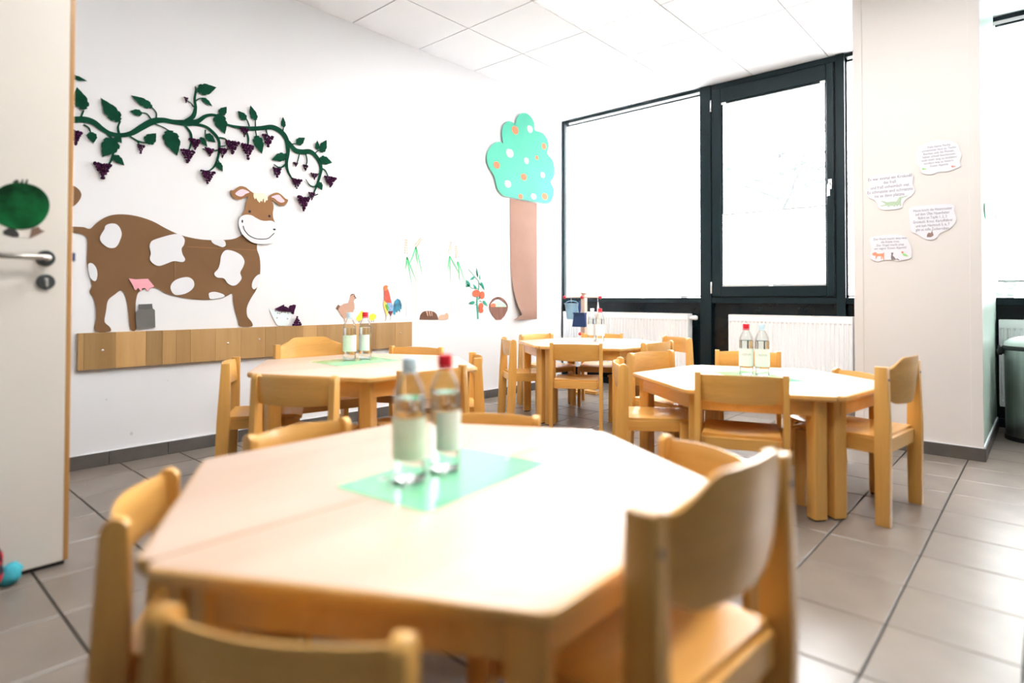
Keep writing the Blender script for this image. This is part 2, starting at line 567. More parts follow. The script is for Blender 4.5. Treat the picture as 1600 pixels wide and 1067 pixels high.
# outlines of the paper cut-outs, in metres on their wall: (along the wall, height)
COW_BODY = [(-4.1348,1.2599),(-4.1051,1.2953),(-4.0529,1.3365),(-3.9901,1.3525),(-3.9158,1.3497),(-3.8387,1.3294),(-3.769,1.2943),(-3.6971,1.2648),(-3.6124,1.2488),(-3.5359,1.2454),(-3.4455,1.2521),(-3.3873,1.2624),(-3.3495,1.2809),(-3.3099,1.3046),(-3.2419,1.2856),(-3.2365,1.2368),(-3.2349,1.2037),(-3.2182,1.1578),(-3.2125,1.0841),(-3.2206,1.0098),(-3.2388,0.948),(-3.2694,0.8989),(-3.2935,0.8503),(-3.2993,0.814),(-3.2928,0.7776),(-3.268,0.7466),(-3.264,0.716),(-3.3407,0.7186),(-3.3529,0.7549),(-3.3713,0.815),(-3.3837,0.8748),(-3.39,0.9224),(-3.4306,0.9044),(-3.4877,0.889),(-3.5545,0.8843),(-3.6303,0.89),(-3.7038,0.9033),(-3.7651,0.9218),(-3.8251,0.955),(-3.8972,0.9347),(-3.9156,0.8865),(-3.9177,0.8227),(-3.9138,0.7215),(-3.9419,0.7226),(-3.952,0.8021),(-3.9621,0.8813),(-3.9856,0.9358),(-4.0197,0.9125),(-4.0497,0.8813),(-4.0579,0.8247),(-4.0643,0.7682),(-4.042,0.7417),(-4.0372,0.7157),(-4.1073,0.7185),(-4.1037,0.7845),(-4.1061,0.8457),(-4.1179,0.8967),(-4.1336,0.927),(-4.1246,0.9576),(-4.132,1.0082),(-4.1472,1.0785),(-4.1463,1.1494),(-4.1486,1.205),(-4.1683,1.2267),(-4.214,1.233),(-4.2708,1.2282),(-4.3068,1.2613),(-4.3117,1.3437),(-4.285,1.4253),(-4.2494,1.4696),(-4.2168,1.4792),(-4.1877,1.4633),(-4.1748,1.4348),(-4.1869,1.398),(-4.2155,1.3645),(-4.2521,1.3504),(-4.284,1.337),(-4.2874,1.2925),(-4.2672,1.265),(-4.2144,1.2648),(-4.1645,1.2663)]
COW_UDDER = [(-3.9542,1.0027),(-3.9215,0.9983),(-3.8596,1.0031),(-3.8271,0.9604),(-3.8397,0.9537),(-3.8494,0.9514),(-3.856,0.9319),(-3.8637,0.9383),(-3.8735,0.9511),(-3.8878,0.9487),(-3.8924,0.9315),(-3.9001,0.9379),(-3.9068,0.9527),(-3.9189,0.9376),(-3.9256,0.9418),(-3.9323,0.9608)]
COW_PATCHES = [[(-4.0656,1.2835),(-4.0436,1.2959),(-4.0167,1.2953),(-3.9984,1.274),(-3.9907,1.2431),(-3.9977,1.2111),(-4.0109,1.1788),(-4.0288,1.1651),(-4.0555,1.1675),(-4.0821,1.1894),(-4.0912,1.2144),(-4.0827,1.2408),(-4.0716,1.2623)],[(-3.8328,1.2233),(-3.7885,1.2431),(-3.7382,1.2615),(-3.6971,1.267),(-3.6708,1.241),(-3.6736,1.207),(-3.6859,1.1837),(-3.6803,1.1503),(-3.6664,1.123),(-3.6799,1.1054),(-3.7265,1.1088),(-3.7619,1.0939),(-3.8017,1.0779),(-3.8313,1.0875),(-3.8511,1.1137),(-3.8466,1.1464),(-3.8538,1.1839),(-3.8472,1.2092)],[(-3.5192,1.2454),(-3.4911,1.2498),(-3.4455,1.2497),(-3.4337,1.2234),(-3.4508,1.2069),(-3.4794,1.2144),(-3.5078,1.2265)],[(-3.4448,1.1813),(-3.4218,1.1922),(-3.3807,1.1851),(-3.3388,1.1635),(-3.3179,1.1284),(-3.3261,1.0918),(-3.3438,1.055),(-3.335,1.0191),(-3.361,0.9825),(-3.3905,0.9724),(-3.4198,0.9873),(-3.4432,1.0163),(-3.4833,1.021),(-3.5004,1.0439),(-3.4781,1.0739),(-3.4671,1.1095),(-3.4617,1.1509)],[(-3.7048,1.006),(-3.6528,1.0186),(-3.6207,1.0002),(-3.615,0.9662),(-3.6361,0.9375),(-3.6728,0.9181),(-3.7194,0.9144),(-3.7421,0.9474),(-3.7354,0.9808)],[(-3.5272,0.9272),(-3.4937,0.9333),(-3.4481,0.9196),(-3.4399,0.9043),(-3.4877,0.8913),(-3.5213,0.8901),(-3.5304,0.9098)],[(-4.1412,1.0737),(-4.1242,1.0775),(-4.1067,1.0548),(-4.1003,1.0193),(-4.106,0.9885),(-4.1189,0.9862),(-4.1319,1.0031),(-4.1408,1.0383)],[(-3.2172,1.0469),(-3.2397,1.0376),(-3.2618,1.0088),(-3.2701,0.972),(-3.2575,0.9515),(-3.2353,0.9665),(-3.2206,1.0037)]]
MILK_CAN = [(-3.9059,0.8599),(-3.8387,0.8627),(-3.8356,0.8378),(-3.8237,0.8268),(-3.8198,0.729),(-3.9044,0.7212),(-3.9167,0.7291),(-3.9195,0.8174),(-3.9027,0.831)]
MILK_CAN_COLLAR = [(-3.9059,0.8599),(-3.8387,0.8627),(-3.8356,0.8378),(-3.8645,0.8306),(-3.9027,0.8332)]
COW_HEAD = [(-3.2695,1.5632),(-3.2902,1.5513),(-3.306,1.5242),(-3.3149,1.4957),(-3.3191,1.4634),(-3.3257,1.4399),(-3.3413,1.4156),(-3.3524,1.3941),(-3.3589,1.3686),(-3.3541,1.3375),(-3.3357,1.2984),(-3.3037,1.2691),(-3.2667,1.249),(-3.2151,1.2443),(-3.1578,1.253),(-3.1239,1.2742),(-3.1104,1.3026),(-3.1083,1.3454),(-3.1199,1.3822),(-3.1349,1.4184),(-3.1377,1.4511),(-3.1331,1.4846),(-3.1357,1.5079),(-3.1457,1.5302),(-3.1506,1.5437),(-3.1701,1.5506),(-3.2179,1.5538),(-3.2462,1.5594)]
COW_MUZZLE = [(-3.3524,1.3941),(-3.3368,1.4115),(-3.3096,1.4212),(-3.2775,1.42),(-3.2495,1.4068),(-3.2212,1.3958),(-3.1927,1.393),(-3.159,1.3982),(-3.1372,1.3956),(-3.1174,1.38),(-3.1063,1.3456),(-3.1084,1.3028),(-3.1229,1.2724),(-3.1577,1.2507),(-3.2151,1.242),(-3.2666,1.2472),(-3.3046,1.2673),(-3.3366,1.2974),(-3.355,1.3374),(-3.3598,1.3686)]
COW_EARS = [[(-3.2672,1.5612),(-3.2904,1.5765),(-3.3158,1.5935),(-3.3475,1.5968),(-3.3698,1.5837),(-3.3919,1.565),(-3.4116,1.56),(-3.4093,1.5425),(-3.3959,1.5218),(-3.3736,1.5089),(-3.3423,1.5151),(-3.3152,1.5298),(-3.2924,1.5419)],[(-3.17,1.5483),(-3.1509,1.5695),(-3.1217,1.5852),(-3.097,1.5861),(-3.072,1.5727),(-3.0518,1.5561),(-3.0325,1.5489),(-3.0414,1.5262),(-3.0614,1.5071),(-3.0864,1.5051),(-3.1112,1.5155),(-3.1261,1.5279),(-3.1457,1.5349)]]
COW_INNER_EARS = [[(-3.3806,1.5463),(-3.3607,1.5669),(-3.3383,1.5781),(-3.3156,1.5753),(-3.2926,1.5647),(-3.3154,1.5526),(-3.3334,1.5366),(-3.3514,1.5307),(-3.3716,1.5362)],[(-3.1483,1.5534),(-3.1264,1.5666),(-3.0969,1.5733),(-3.0769,1.5577),(-3.0566,1.5364),(-3.0816,1.5248),(-3.1065,1.5327),(-3.1263,1.5468)]]
COW_HAIR = [(-3.2672,1.5612),(-3.2509,1.5611),(-3.218,1.57),(-3.1798,1.5611),(-3.1739,1.5455),(-3.1747,1.529),(-3.1843,1.5278),(-3.1937,1.5103),(-3.1985,1.519),(-3.1987,1.5377),(-3.2058,1.5321),(-3.2104,1.5139),(-3.2176,1.5214),(-3.2223,1.5161),(-3.2278,1.5062),(-3.2411,1.5185),(-3.2506,1.5357),(-3.2575,1.5234),(-3.267,1.5383)]
COW_EYES = [(-3.2911,1.4428),(-3.1617,1.4269)]
COW_NOSTRILS = [(-3.3374,1.3766),(-3.1279,1.3437)]
COW_MOUTH = [(-3.3317,1.3486),(-3.3224,1.3222),(-3.2947,1.2926),(-3.2529,1.2753),(-3.2059,1.2742),(-3.1677,1.2832),(-3.1437,1.3047),(-3.1282,1.3201)]
COW_FOLDS = [[(-3.7213,1.1091),(-3.7172,0.9088)],[(-3.6545,1.197),(-3.2374,1.2023)]]
VINE_STEMS = [[(-4.2972,1.791,0.027),(-4.2159,1.82,0.0306),(-4.1624,1.832,0.0324),(-4.1232,1.8248,0.0306),(-4.087,1.7996,0.0252),(-4.0504,1.7835,0.022),(-4.0008,1.7841,0.022),(-3.9503,1.8042,0.026),(-3.8988,1.8495,0.032),(-3.8462,1.8928,0.034),(-3.7919,1.9129,0.028),(-3.7362,1.9151,0.026),(-3.6792,1.9226,0.033),(-3.6405,1.9311,0.034),(-3.6012,1.9503,0.026),(-3.5614,1.9879,0.0198),(-3.5207,2.0058,0.0154),(-3.4792,2.0067,0.0132)],[(-3.4684,1.9744,0.0088),(-3.4152,1.9643,0.0132),(-3.3499,1.9651,0.0198),(-3.283,1.9727,0.0264),(-3.2143,1.9907,0.0264),(-3.1438,2.0116,0.0312),(-3.0833,1.9954,0.0336),(-3.0435,1.9507,0.0312),(-3.0329,1.8703,0.024),(-3.0422,1.7981,0.0192),(-3.0318,1.7409,0.0132),(-3.0002,1.6927,0.0084)],[(-3.6599,1.9216,0.018),(-3.5709,1.9284,0.0154),(-3.5197,1.9041,0.0176),(-3.4831,1.8631,0.0154),(-3.4773,1.8102,0.0132),(-3.4871,1.7437,0.0132),(-3.5074,1.6918,0.01),(-3.5429,1.6572,0.0066)],[(-3.6791,1.9122,0.01),(-3.6448,1.8727,0.0132),(-3.6374,1.8219,0.01),(-3.6533,1.7562,0.007)],[(-3.6793,1.9278,0.0198),(-3.631,1.9699,0.0242),(-3.6168,2.0257,0.016),(-3.6222,2.077,0.012),(-3.6149,2.1315,0.01),(-3.62,2.1533,0.003)],[(-3.0335,1.9409,0.024),(-2.9829,1.8914,0.0336),(-2.9317,1.8889,0.0336),(-2.8665,1.9009,0.0312),(-2.8127,1.8617,0.0264),(-2.7879,1.8045,0.0216),(-2.7983,1.7414,0.0168),(-2.8246,1.664,0.012),(-2.8482,1.606,0.0072)],[(-4.0075,1.7876,0.012),(-4.0137,1.8248,0.009),(-4.0033,1.8609,0.008)],[(-4.0626,1.781,0.014),(-4.0418,1.7518,0.01),(-4.0315,1.7059,0.01),(-4.0447,1.6365,0.01),(-4.0647,1.6026,0.0063)],[(-4.1819,1.8443,0.009),(-4.1707,1.8794,0.0072)],[(-4.1698,1.8052,0.0072),(-4.1464,1.7917,0.007),(-4.1382,1.7653,0.0045)],[(-3.9586,1.7879,0.008),(-3.9154,1.7671,0.008),(-3.8715,1.7658,0.006)],[(-3.9197,1.7663,0.006),(-3.9047,1.7396,0.005)],[(-3.8507,1.9018,0.006),(-3.8733,1.9296,0.006),(-3.8997,1.9304,0.005)],[(-3.8283,1.9098,0.008),(-3.8269,1.9454,0.007),(-3.8488,1.9723,0.005)],[(-3.8371,1.8828,0.005),(-3.7915,1.8725,0.005),(-3.759,1.8591,0.004)],[(-3.6267,2.0286,0.005),(-3.6465,2.05,0.004),(-3.6661,2.0556,0.004)],[(-3.6147,2.1158,0.0055),(-3.598,2.1338,0.004)],[(-3.6142,2.0685,0.0066),(-3.5975,2.0853,0.0055),(-3.5725,2.0947,0.004)],[(-3.2944,1.9849,0.0077),(-3.3059,2.016,0.0066),(-3.3228,2.0345,0.0055)],[(-3.2547,1.99,0.0066),(-3.2562,2.0327,0.0055)],[(-3.2545,1.9675,0.0072),(-3.2461,1.9273,0.0055)],[(-3.3166,1.9577,0.011),(-3.3004,1.9107,0.011),(-3.3022,1.86,0.0077)],[(-3.1851,1.9855,0.0077),(-3.173,1.9479,0.0072)],[(-3.071,1.9921,0.0072),(-3.0653,2.0343,0.006)],[(-3.0272,1.9245,0.0084),(-2.9959,1.9305,0.0066),(-2.9579,1.9439,0.006)],[(-3.0452,1.8563,0.0084),(-3.0696,1.8308,0.006)],[(-3.0471,1.7855,0.012),(-3.0873,1.7554,0.0084),(-3.1298,1.7715,0.0033)],[(-3.0874,1.7612,0.0072),(-3.1054,1.735,0.0055)],[(-2.9509,1.8734,0.0066),(-2.9632,1.8235,0.006),(-2.972,1.8005,0.0048)],[(-2.9057,1.8817,0.0078),(-2.8949,1.8353,0.0072),(-2.9049,1.7913,0.0048)],[(-2.8398,1.8936,0.0072),(-2.8065,1.9242,0.006)],[(-2.7988,1.8027,0.0096),(-2.7578,1.7909,0.0084),(-2.7298,1.7457,0.0065)],[(-2.7982,1.7291,0.0096),(-2.8313,1.6692,0.0096),(-2.8712,1.6696,0.0072),(-2.9043,1.7071,0.0024)],[(-2.7985,1.7659,0.006),(-2.8252,1.7434,0.0048)],[(-3.4779,1.875,0.0088),(-3.4464,1.8759,0.0077),(-3.4195,1.8539,0.0055)],[(-3.4774,1.821,0.0066),(-3.4406,1.8335,0.0055)],[(-3.5606,1.9062,0.0066),(-3.5603,1.8796,0.005)],[(-3.4876,1.7975,0.0066),(-3.5391,1.7826,0.0055),(-3.5746,1.7898,0.0033)],[(-3.4871,1.7383,0.0066),(-3.4712,1.714,0.0055)],[(-2.8108,1.617,0.006),(-2.8902,1.5848,0.006),(-2.9547,1.5623,0.0048)]]
VINE_LEAVES = [(-4.2335,2.0435,-4.1569,2.0368,0.335),(-4.1707,1.8822,-4.2027,1.9938,0.592),(-4.0083,1.8569,-4.0969,1.9631,0.527),(-3.8488,1.9723,-3.9542,2.0136,0.435),(-3.8997,1.9265,-3.9601,1.9242,0.634),(-3.6079,2.1281,-3.4996,2.1778,0.57),(-3.5826,2.0922,-3.5212,2.0561,0.442),(-3.4918,2.0178,-3.4466,1.903,0.653),(-3.4741,2.0165,-3.4376,2.074,0.667),(-3.3171,2.0213,-3.3673,2.0654,0.743),(-3.2551,2.0307,-3.29,2.1185,0.51),(-3.2507,1.9343,-3.2128,1.8236,0.57),(-3.0652,2.0261,-3.0719,2.095,0.465),(-2.9731,1.935,-2.9131,1.9888,0.614),(-2.82,1.9242,-2.8205,1.989,0.491),(-2.7929,1.912,-2.7484,2.007,0.543),(-2.802,1.8636,-2.7027,1.8535,0.611),(-3.0501,1.8437,-3.1479,1.7973,0.519),(-2.8115,1.7002,-2.7813,1.6479,0.784),(-4.1383,1.7719,-4.1259,1.7144,0.791),(-4.0296,1.759,-4.0854,1.6484,0.674),(-4.0343,1.667,-3.9822,1.6202,0.589),(-4.0273,1.7787,-3.9961,1.7396,0.669),(-3.8751,1.7631,-3.8275,1.8296,0.739),(-3.7656,1.8598,-3.7154,1.7222,0.621),(-3.5603,1.8775,-3.5005,1.8413,0.681),(-3.5902,1.8544,-3.5494,1.8041,0.529),(-3.4911,1.7214,-3.4571,1.6709,0.655)]
GRAPES = [(-4.2057,1.7237,0.056,0.0765),(-4.0845,1.5709,0.076,0.0855),(-3.9036,1.725,0.04,0.05),(-3.6608,1.7257,0.078,0.078),(-3.6196,1.8065,0.066,0.066),(-3.5369,1.7744,0.056,0.052),(-3.4592,1.7833,0.056,0.0616),(-3.401,1.8268,0.0836,0.0836),(-3.5456,1.6216,0.085,0.078),(-3.3275,1.9387,0.055,0.0605),(-3.3063,1.8178,0.0836,0.099),(-3.175,1.913,0.0792,0.0792),(-3.6709,2.0576,0.0234,0.033),(-3.1112,1.7167,0.0624,0.0672),(-2.9708,1.665,0.0744,0.0672),(-2.9795,1.7933,0.036,0.0312),(-2.9075,1.7813,0.0416,0.0432),(-2.8412,1.7348,0.0546,0.0432),(-2.7198,1.7136,0.0924,0.0754),(-2.86,1.596,0.052,0.052),(-2.9223,1.534,0.0936,0.1032)]
TREE_CROWN = [(-0.7618,2.5551),(-0.7464,2.5895),(-0.7153,2.6441),(-0.6363,2.6874),(-0.5457,2.683),(-0.4795,2.6276),(-0.466,2.5556),(-0.3543,2.5531),(-0.2745,2.5082),(-0.2498,2.4362),(-0.2672,2.3561),(-0.1893,2.3149),(-0.1533,2.2323),(-0.1604,2.1424),(-0.2138,2.0791),(-0.1673,2.0194),(-0.178,1.9295),(-0.2488,1.8591),(-0.404,1.8513),(-0.634,1.8464),(-0.8209,1.8477),(-0.9259,1.8505),(-1.0051,1.9039),(-1.0342,1.9792),(-1.0573,2.0252),(-1.1198,2.0841),(-1.1481,2.1575),(-1.1288,2.2295),(-1.0583,2.3079),(-0.9717,2.3427),(-0.9276,2.3373),(-0.9485,2.4136),(-0.9281,2.4985),(-0.8535,2.5595)]
TREE_TRUNK = [(-0.8149,1.8567),(-0.4108,1.8677),(-0.413,1.3419),(-0.415,0.6963),(-0.6626,0.7022),(-0.738,0.8309),(-0.7816,0.9739),(-0.8036,1.1567),(-0.8138,1.5225)]
TREE_APPLES = [(0,-0.7616,2.4933,0.0467,0.0412),(0,-0.3265,2.4238,0.0347,0.0327),(0,-0.4387,2.2886,0.0236,0.0214),(0,-1.0174,2.1188,0.0406,0.0338),(0,-0.6346,2.0679,0.0417,0.0335),(0,-0.6817,1.8737,0.0317,0.0249),(0,-0.3117,1.9212,0.0453,0.0348),(1,-0.5454,2.5494,0.0428,0.0381),(1,-0.8374,2.261,0.0518,0.0427),(1,-0.5965,2.2313,0.0356,0.0336),(1,-0.3466,2.1313,0.0379,0.0325),(1,-0.8637,1.968,0.0454,0.0365),(1,-0.4878,1.8986,0.0433,0.0319)]
WHEAT = [{'ax':(-2.0302,1.2228),'gr':[(-2.04,1.368),(-2.0393,1.2458)],'st':(-2.0318,0.7504),'lv':[[(-2.0302,1.2228),(-2.0119,1.1489),(-1.9794,0.9998)],[(-2.0284,1.2194),(-1.9939,1.1496),(-1.9367,1.0366)],[(-2.0302,1.2228),(-2.0344,1.1693),(-2.0518,1.1189)]]},{'ax':(-1.9402,1.3106),'gr':[(-1.885,1.3812),(-1.942,1.3163)],'st':(-1.9396,0.7485),'lv':[[(-1.9402,1.3092),(-1.9807,1.2147),(-2.0164,1.1558)],[(-1.9402,1.3092),(-1.9072,1.204),(-1.8691,1.071)],[(-1.9402,1.3092),(-1.9351,1.2315),(-1.9162,1.1601)]]},{'ax':(-1.5759,1.2561),'gr':[(-1.559,1.3801),(-1.5811,1.2718)],'st':(-1.5527,0.725),'lv':[[(-1.5759,1.2546),(-1.5702,1.1443),(-1.5624,1.0225)],[(-1.5759,1.2546),(-1.5187,1.1846),(-1.4658,1.1134)],[(-1.5779,1.2544),(-1.5888,1.1816),(-1.5906,1.1283)]]},{'ax':(-1.4822,1.2148),'gr':[(-1.5038,1.3509),(-1.4928,1.2436)],'st':(-1.464,0.7152),'lv':[[(-1.4822,1.2133),(-1.4659,1.1173),(-1.459,1.0129)],[(-1.4822,1.2133),(-1.4394,1.1337),(-1.3938,1.018)],[(-1.4822,1.2133),(-1.4894,1.1936),(-1.4872,1.1706)]]}]
BREAD = [(-1.8998,0.7259),(-1.8907,0.7619),(-1.8628,0.7884),(-1.8156,0.795),(-1.7579,0.789),(-1.7188,0.7661),(-1.6989,0.721)]
BREAD_SLASHES = [[(-1.8346,0.7916),(-1.8203,0.7929),(-1.8106,0.7531),(-1.8182,0.7532)],[(-1.806,0.7919),(-1.7945,0.791),(-1.7847,0.7526),(-1.7924,0.7527)],[(-1.7792,0.7893),(-1.7695,0.787),(-1.7664,0.7522),(-1.7732,0.7523)]]
ROLL = [(-1.6939,0.7209),(-1.6891,0.7506),(-1.6594,0.7613),(-1.6343,0.7608),(-1.6092,0.7755),(-1.5887,0.76),(-1.5886,0.7335),(-1.6089,0.7188)]
TOMATO_STEMS = [[(-1.2363,0.7135,0.0174),(-1.2403,0.7747,0.0174),(-1.2496,0.8439,0.0163),(-1.2446,0.9129,0.0139),(-1.2298,0.9743,0.0116),(-1.2263,1.0409,0.007),(-1.2565,1.0722,0.0052),(-1.2938,1.1029,0.0046),(-1.3234,1.1283,0.0046),(-1.3601,1.1532,0.0035)],[(-1.2336,0.9822,0.0058),(-1.2785,0.9869,0.0052),(-1.3081,0.9865,0.0046),(-1.3449,1.0043,0.0046)],[(-1.2481,0.8492,0.0058),(-1.2779,0.8388,0.0046)],[(-1.2181,0.8757,0.0081),(-1.1877,0.8676,0.0046)],[(-1.2332,0.8864,0.0116),(-1.2069,0.9131,0.0116)],[(-1.2263,1.0383,0.0046),(-1.1959,1.0122,0.007)]]
TOMATO_LEAVES = [(-1.2416,1.0859,-1.2569,1.1704,0.24),(-1.2113,1.0626,-1.2206,1.1158,0.28),(-1.2812,1.0858,-1.3414,1.0568,0.36),(-1.2036,1.0414,-1.1536,0.9671,0.33),(-1.3376,1.0044,-1.3886,1.0609,0.5),(-1.3449,1.0121,-1.3919,1.0009,0.5),(-1.2561,0.9819,-1.3009,1.0235,0.4),(-1.278,0.8626,-1.3515,0.8549,0.42),(-1.1763,0.873,-1.1121,0.8268,0.4),(-1.2416,1.0885,-1.2568,1.1306,0.3)]
TOMATOES = [(-1.2597,0.9421,0.0497,0.0308),(-1.1879,0.9265,0.0321,0.0348),(-1.2028,0.8276,0.029,0.0299),(-1.2026,0.7902,0.0289,0.0203)]
BASKET = [(-1.0753,0.8211),(-0.8526,0.8192),(-0.8483,0.7855),(-0.8856,0.7358),(-0.9347,0.7008),(-0.9995,0.7007),(-1.0553,0.7446),(-1.087,0.7886)]
BASKET_HANDLE_OUT = [(-1.087,0.7886),(-1.0965,0.8376),(-1.0559,0.8864),(-1.0122,0.9056),(-0.972,0.9123),(-0.9273,0.9042),(-0.8861,0.8836),(-0.8426,0.8359),(-0.8483,0.7855)]
BASKET_HANDLE_IN = [(-1.0698,0.8183),(-1.0754,0.8429),(-1.032,0.8754),(-1.0001,0.8864),(-0.972,0.8903),(-0.9435,0.8853),(-0.9149,0.8725),(-0.8693,0.8417),(-0.8568,0.8164)]
BASKET_FRUIT = [[(-1.0698,0.8211),(-1.073,0.8429),(-1.0478,0.8525),(-1.016,0.8508),(-1.0024,0.837),(-1.0039,0.8205)],[(-1.0079,0.8205),(-1.004,0.8479),(-0.988,0.8688),(-0.9597,0.8709),(-0.9353,0.8576),(-0.9025,0.853),(-0.8776,0.8389),(-0.8568,0.8192)]]
HEN = [(-2.5436,0.9182),(-2.5278,0.9281),(-2.5095,0.9262),(-2.5025,0.9085),(-2.491,0.8967),(-2.507,0.8947),(-2.516,0.8751),(-2.5089,0.8475),(-2.5087,0.8199),(-2.5245,0.7887),(-2.5605,0.7659),(-2.576,0.7526),(-2.5849,0.7509),(-2.5848,0.7268),(-2.5932,0.727),(-2.5938,0.7511),(-2.6183,0.771),(-2.6361,0.7983),(-2.6471,0.8196),(-2.6407,0.8329),(-2.6276,0.8386),(-2.5968,0.8558),(-2.5612,0.8615),(-2.5478,0.8868)]
HEN_TAIL = [(-2.6602,0.8235),(-2.6538,0.8407),(-2.643,0.8503),(-2.6267,0.8394),(-2.6385,0.8252),(-2.6471,0.8138)]
HEN_COMB = [(-2.5436,0.9174),(-2.5368,0.926),(-2.5255,0.9289),(-2.5095,0.927),(-2.5209,0.9214),(-2.5345,0.9174),(-2.5412,0.9111)]
HEN_BEAK = [(-2.5025,0.9085),(-2.4896,0.8948),(-2.5061,0.8955)]
HEN_EYE = (-2.5108,0.9113)
ROOSTER = {'head':[(-2.252,0.9732),(-2.2496,0.9897),(-2.2297,0.9983),(-2.212,0.9883),(-2.2195,0.9737),(-2.2143,0.9614),(-2.2344,0.9529),(-2.2495,0.9609)],'neck':[(-2.247,0.963),(-2.2144,0.9717),(-2.199,0.9367),(-2.1886,0.8952),(-2.1756,0.8599),(-2.2238,0.8613),(-2.2464,0.8787),(-2.2467,0.9281)],'breast':[(-2.2464,0.8808),(-2.2213,0.8663),(-2.2337,0.8416),(-2.2107,0.7898),(-2.2206,0.759),(-2.246,0.817),(-2.2562,0.8541)],'green':[(-2.2362,0.8478),(-2.2187,0.8547),(-2.2044,0.8248),(-2.2133,0.796),(-2.231,0.821)],'wing':[(-2.2238,0.8622),(-2.1782,0.862),(-2.1601,0.8327),(-2.1675,0.7974),(-2.2032,0.7979),(-2.2059,0.829)],'belly':[(-2.2032,0.8),(-2.165,0.7995),(-2.1851,0.7562),(-2.1954,0.775),(-2.2107,0.7877)],'tail':[(-2.1637,0.8286),(-2.1475,0.8744),(-2.1218,0.8953),(-2.0956,0.8827),(-2.0796,0.8447),(-2.082,0.8068),(-2.0952,0.8196),(-2.095,0.7859),(-2.1134,0.8071),(-2.1262,0.7822),(-2.1393,0.7991),(-2.1417,0.7657),(-2.1571,0.7743),(-2.1666,0.8036)],'legs':[(-2.2292,0.7674),(-2.2221,0.7672),(-2.2219,0.7342),(-2.2404,0.7223),(-2.2429,0.7265),(-2.229,0.7365)],'leg2':[(-2.1877,0.7604),(-2.1816,0.7602),(-2.1799,0.7311),(-2.1951,0.7261),(-2.1977,0.7303),(-2.1865,0.7367)]}
CHICKS = [[(-2.4462,0.8033),(-2.4298,0.7911),(-2.4343,0.7633),(-2.4504,0.7359),(-2.4736,0.7305),(-2.4921,0.7408),(-2.4899,0.7566),(-2.4693,0.7799)],[(-2.3751,0.7702),(-2.3512,0.7818),(-2.3245,0.7733),(-2.3195,0.7529),(-2.3412,0.7331),(-2.3653,0.7317),(-2.3774,0.7501)]]
BOWL = [(-3.1523,0.8245),(-3.1353,0.8226),(-3.1034,0.8093),(-3.0587,0.8015),(-3.0234,0.8033),(-3.0005,0.8078),(-2.9978,0.7861),(-3.0077,0.7527),(-3.0252,0.7161),(-3.0903,0.7181),(-3.1151,0.746),(-3.135,0.7863)]
BOWL_DOTS = [(-3.112,0.8118),(-3.0947,0.7973),(-3.081,0.7952),(-3.0687,0.8021),(-3.0436,0.8013),(-3.0233,0.7962),(-3.0993,0.7668),(-3.0268,0.7592)]
BOWL_GRAPES = [[(-3.1158,0.8259),(-3.0541,0.8538),(-3.0527,0.8419),(-3.0439,0.8418),(-3.0134,0.8248),(-3.003,0.8054),(-3.0537,0.8086),(-3.0861,0.8126)],[(-3.0186,0.8392),(-3.0085,0.8487),(-2.9983,0.8486),(-2.9855,0.8534),(-2.9713,0.8509),(-2.9724,0.834),(-2.98,0.8147),(-2.9849,0.7883),(-2.9978,0.7909),(-3.0057,0.8151),(-3.016,0.8272)],[(-2.9869,0.7173),(-2.9614,0.76),(-2.9363,0.7157)]]
NOTES = [[(3.2496,1.8058),(3.2862,1.8168),(3.3302,1.814),(3.3772,1.7986),(3.4023,1.7775),(3.4116,1.7424),(3.421,1.7122),(3.4111,1.6802),(3.4167,1.6555),(3.4012,1.6434),(3.376,1.635),(3.3505,1.6289),(3.3129,1.6341),(3.2848,1.6233),(3.2503,1.628),(3.2299,1.6432),(3.224,1.6713),(3.2076,1.701),(3.2102,1.7702),(3.2228,1.798)],[(2.9638,1.6487),(3.0556,1.6551),(3.1809,1.6403),(3.1843,1.5851),(3.1955,1.5382),(3.178,1.5083),(3.149,1.4909),(3.1353,1.4648),(3.1293,1.4424),(3.0621,1.4374),(3.0199,1.4462),(3.0017,1.4786),(2.9896,1.5058),(2.9567,1.5236),(2.9445,1.5678),(2.9634,1.5893)],[(3.169,1.4347),(3.227,1.4451),(3.3737,1.4392),(3.3824,1.3982),(3.3929,1.3594),(3.3854,1.3289),(3.3563,1.2955),(3.3159,1.2782),(3.3009,1.2521),(3.2672,1.2418),(3.2332,1.2566),(3.2066,1.279),(3.1758,1.2997),(3.1704,1.3603)],[(2.9648,1.2768),(3.0262,1.2845),(3.083,1.2864),(3.1482,1.2704),(3.1609,1.241),(3.175,1.206),(3.1762,1.1528),(3.1633,1.1363),(3.1278,1.1301),(3.1082,1.1232),(3.0753,1.1342),(3.0252,1.1324),(3.0049,1.1254),(2.9708,1.1405),(2.9623,1.1586),(2.9695,1.2016),(2.9645,1.2334)]]
NOTE_FISH = [[(3.2311,1.6616),(3.2394,1.6673),(3.2475,1.6607),(3.2526,1.6647),(3.2519,1.6517),(3.2475,1.6573),(3.2393,1.6535)],[(3.3703,1.6562),(3.3781,1.6619),(3.3858,1.6554),(3.3907,1.6593),(3.39,1.6467),(3.3858,1.6521),(3.378,1.6484)]]
NOTE_CROC = [(3.0202,1.4966),(3.0384,1.4924),(3.0544,1.4848),(3.0784,1.4858),(3.1041,1.4842),(3.118,1.5081),(3.1608,1.5137),(3.1627,1.51),(3.1336,1.5018),(3.1266,1.4864),(3.1274,1.4541),(3.1215,1.4536),(3.1196,1.4641),(3.1098,1.4559),(3.1039,1.4519),(3.1039,1.4634),(3.092,1.4507),(3.0881,1.4604),(3.0702,1.4599),(3.0622,1.4525),(3.0543,1.465),(3.022,1.4612),(3.021,1.466),(3.0483,1.4738)]
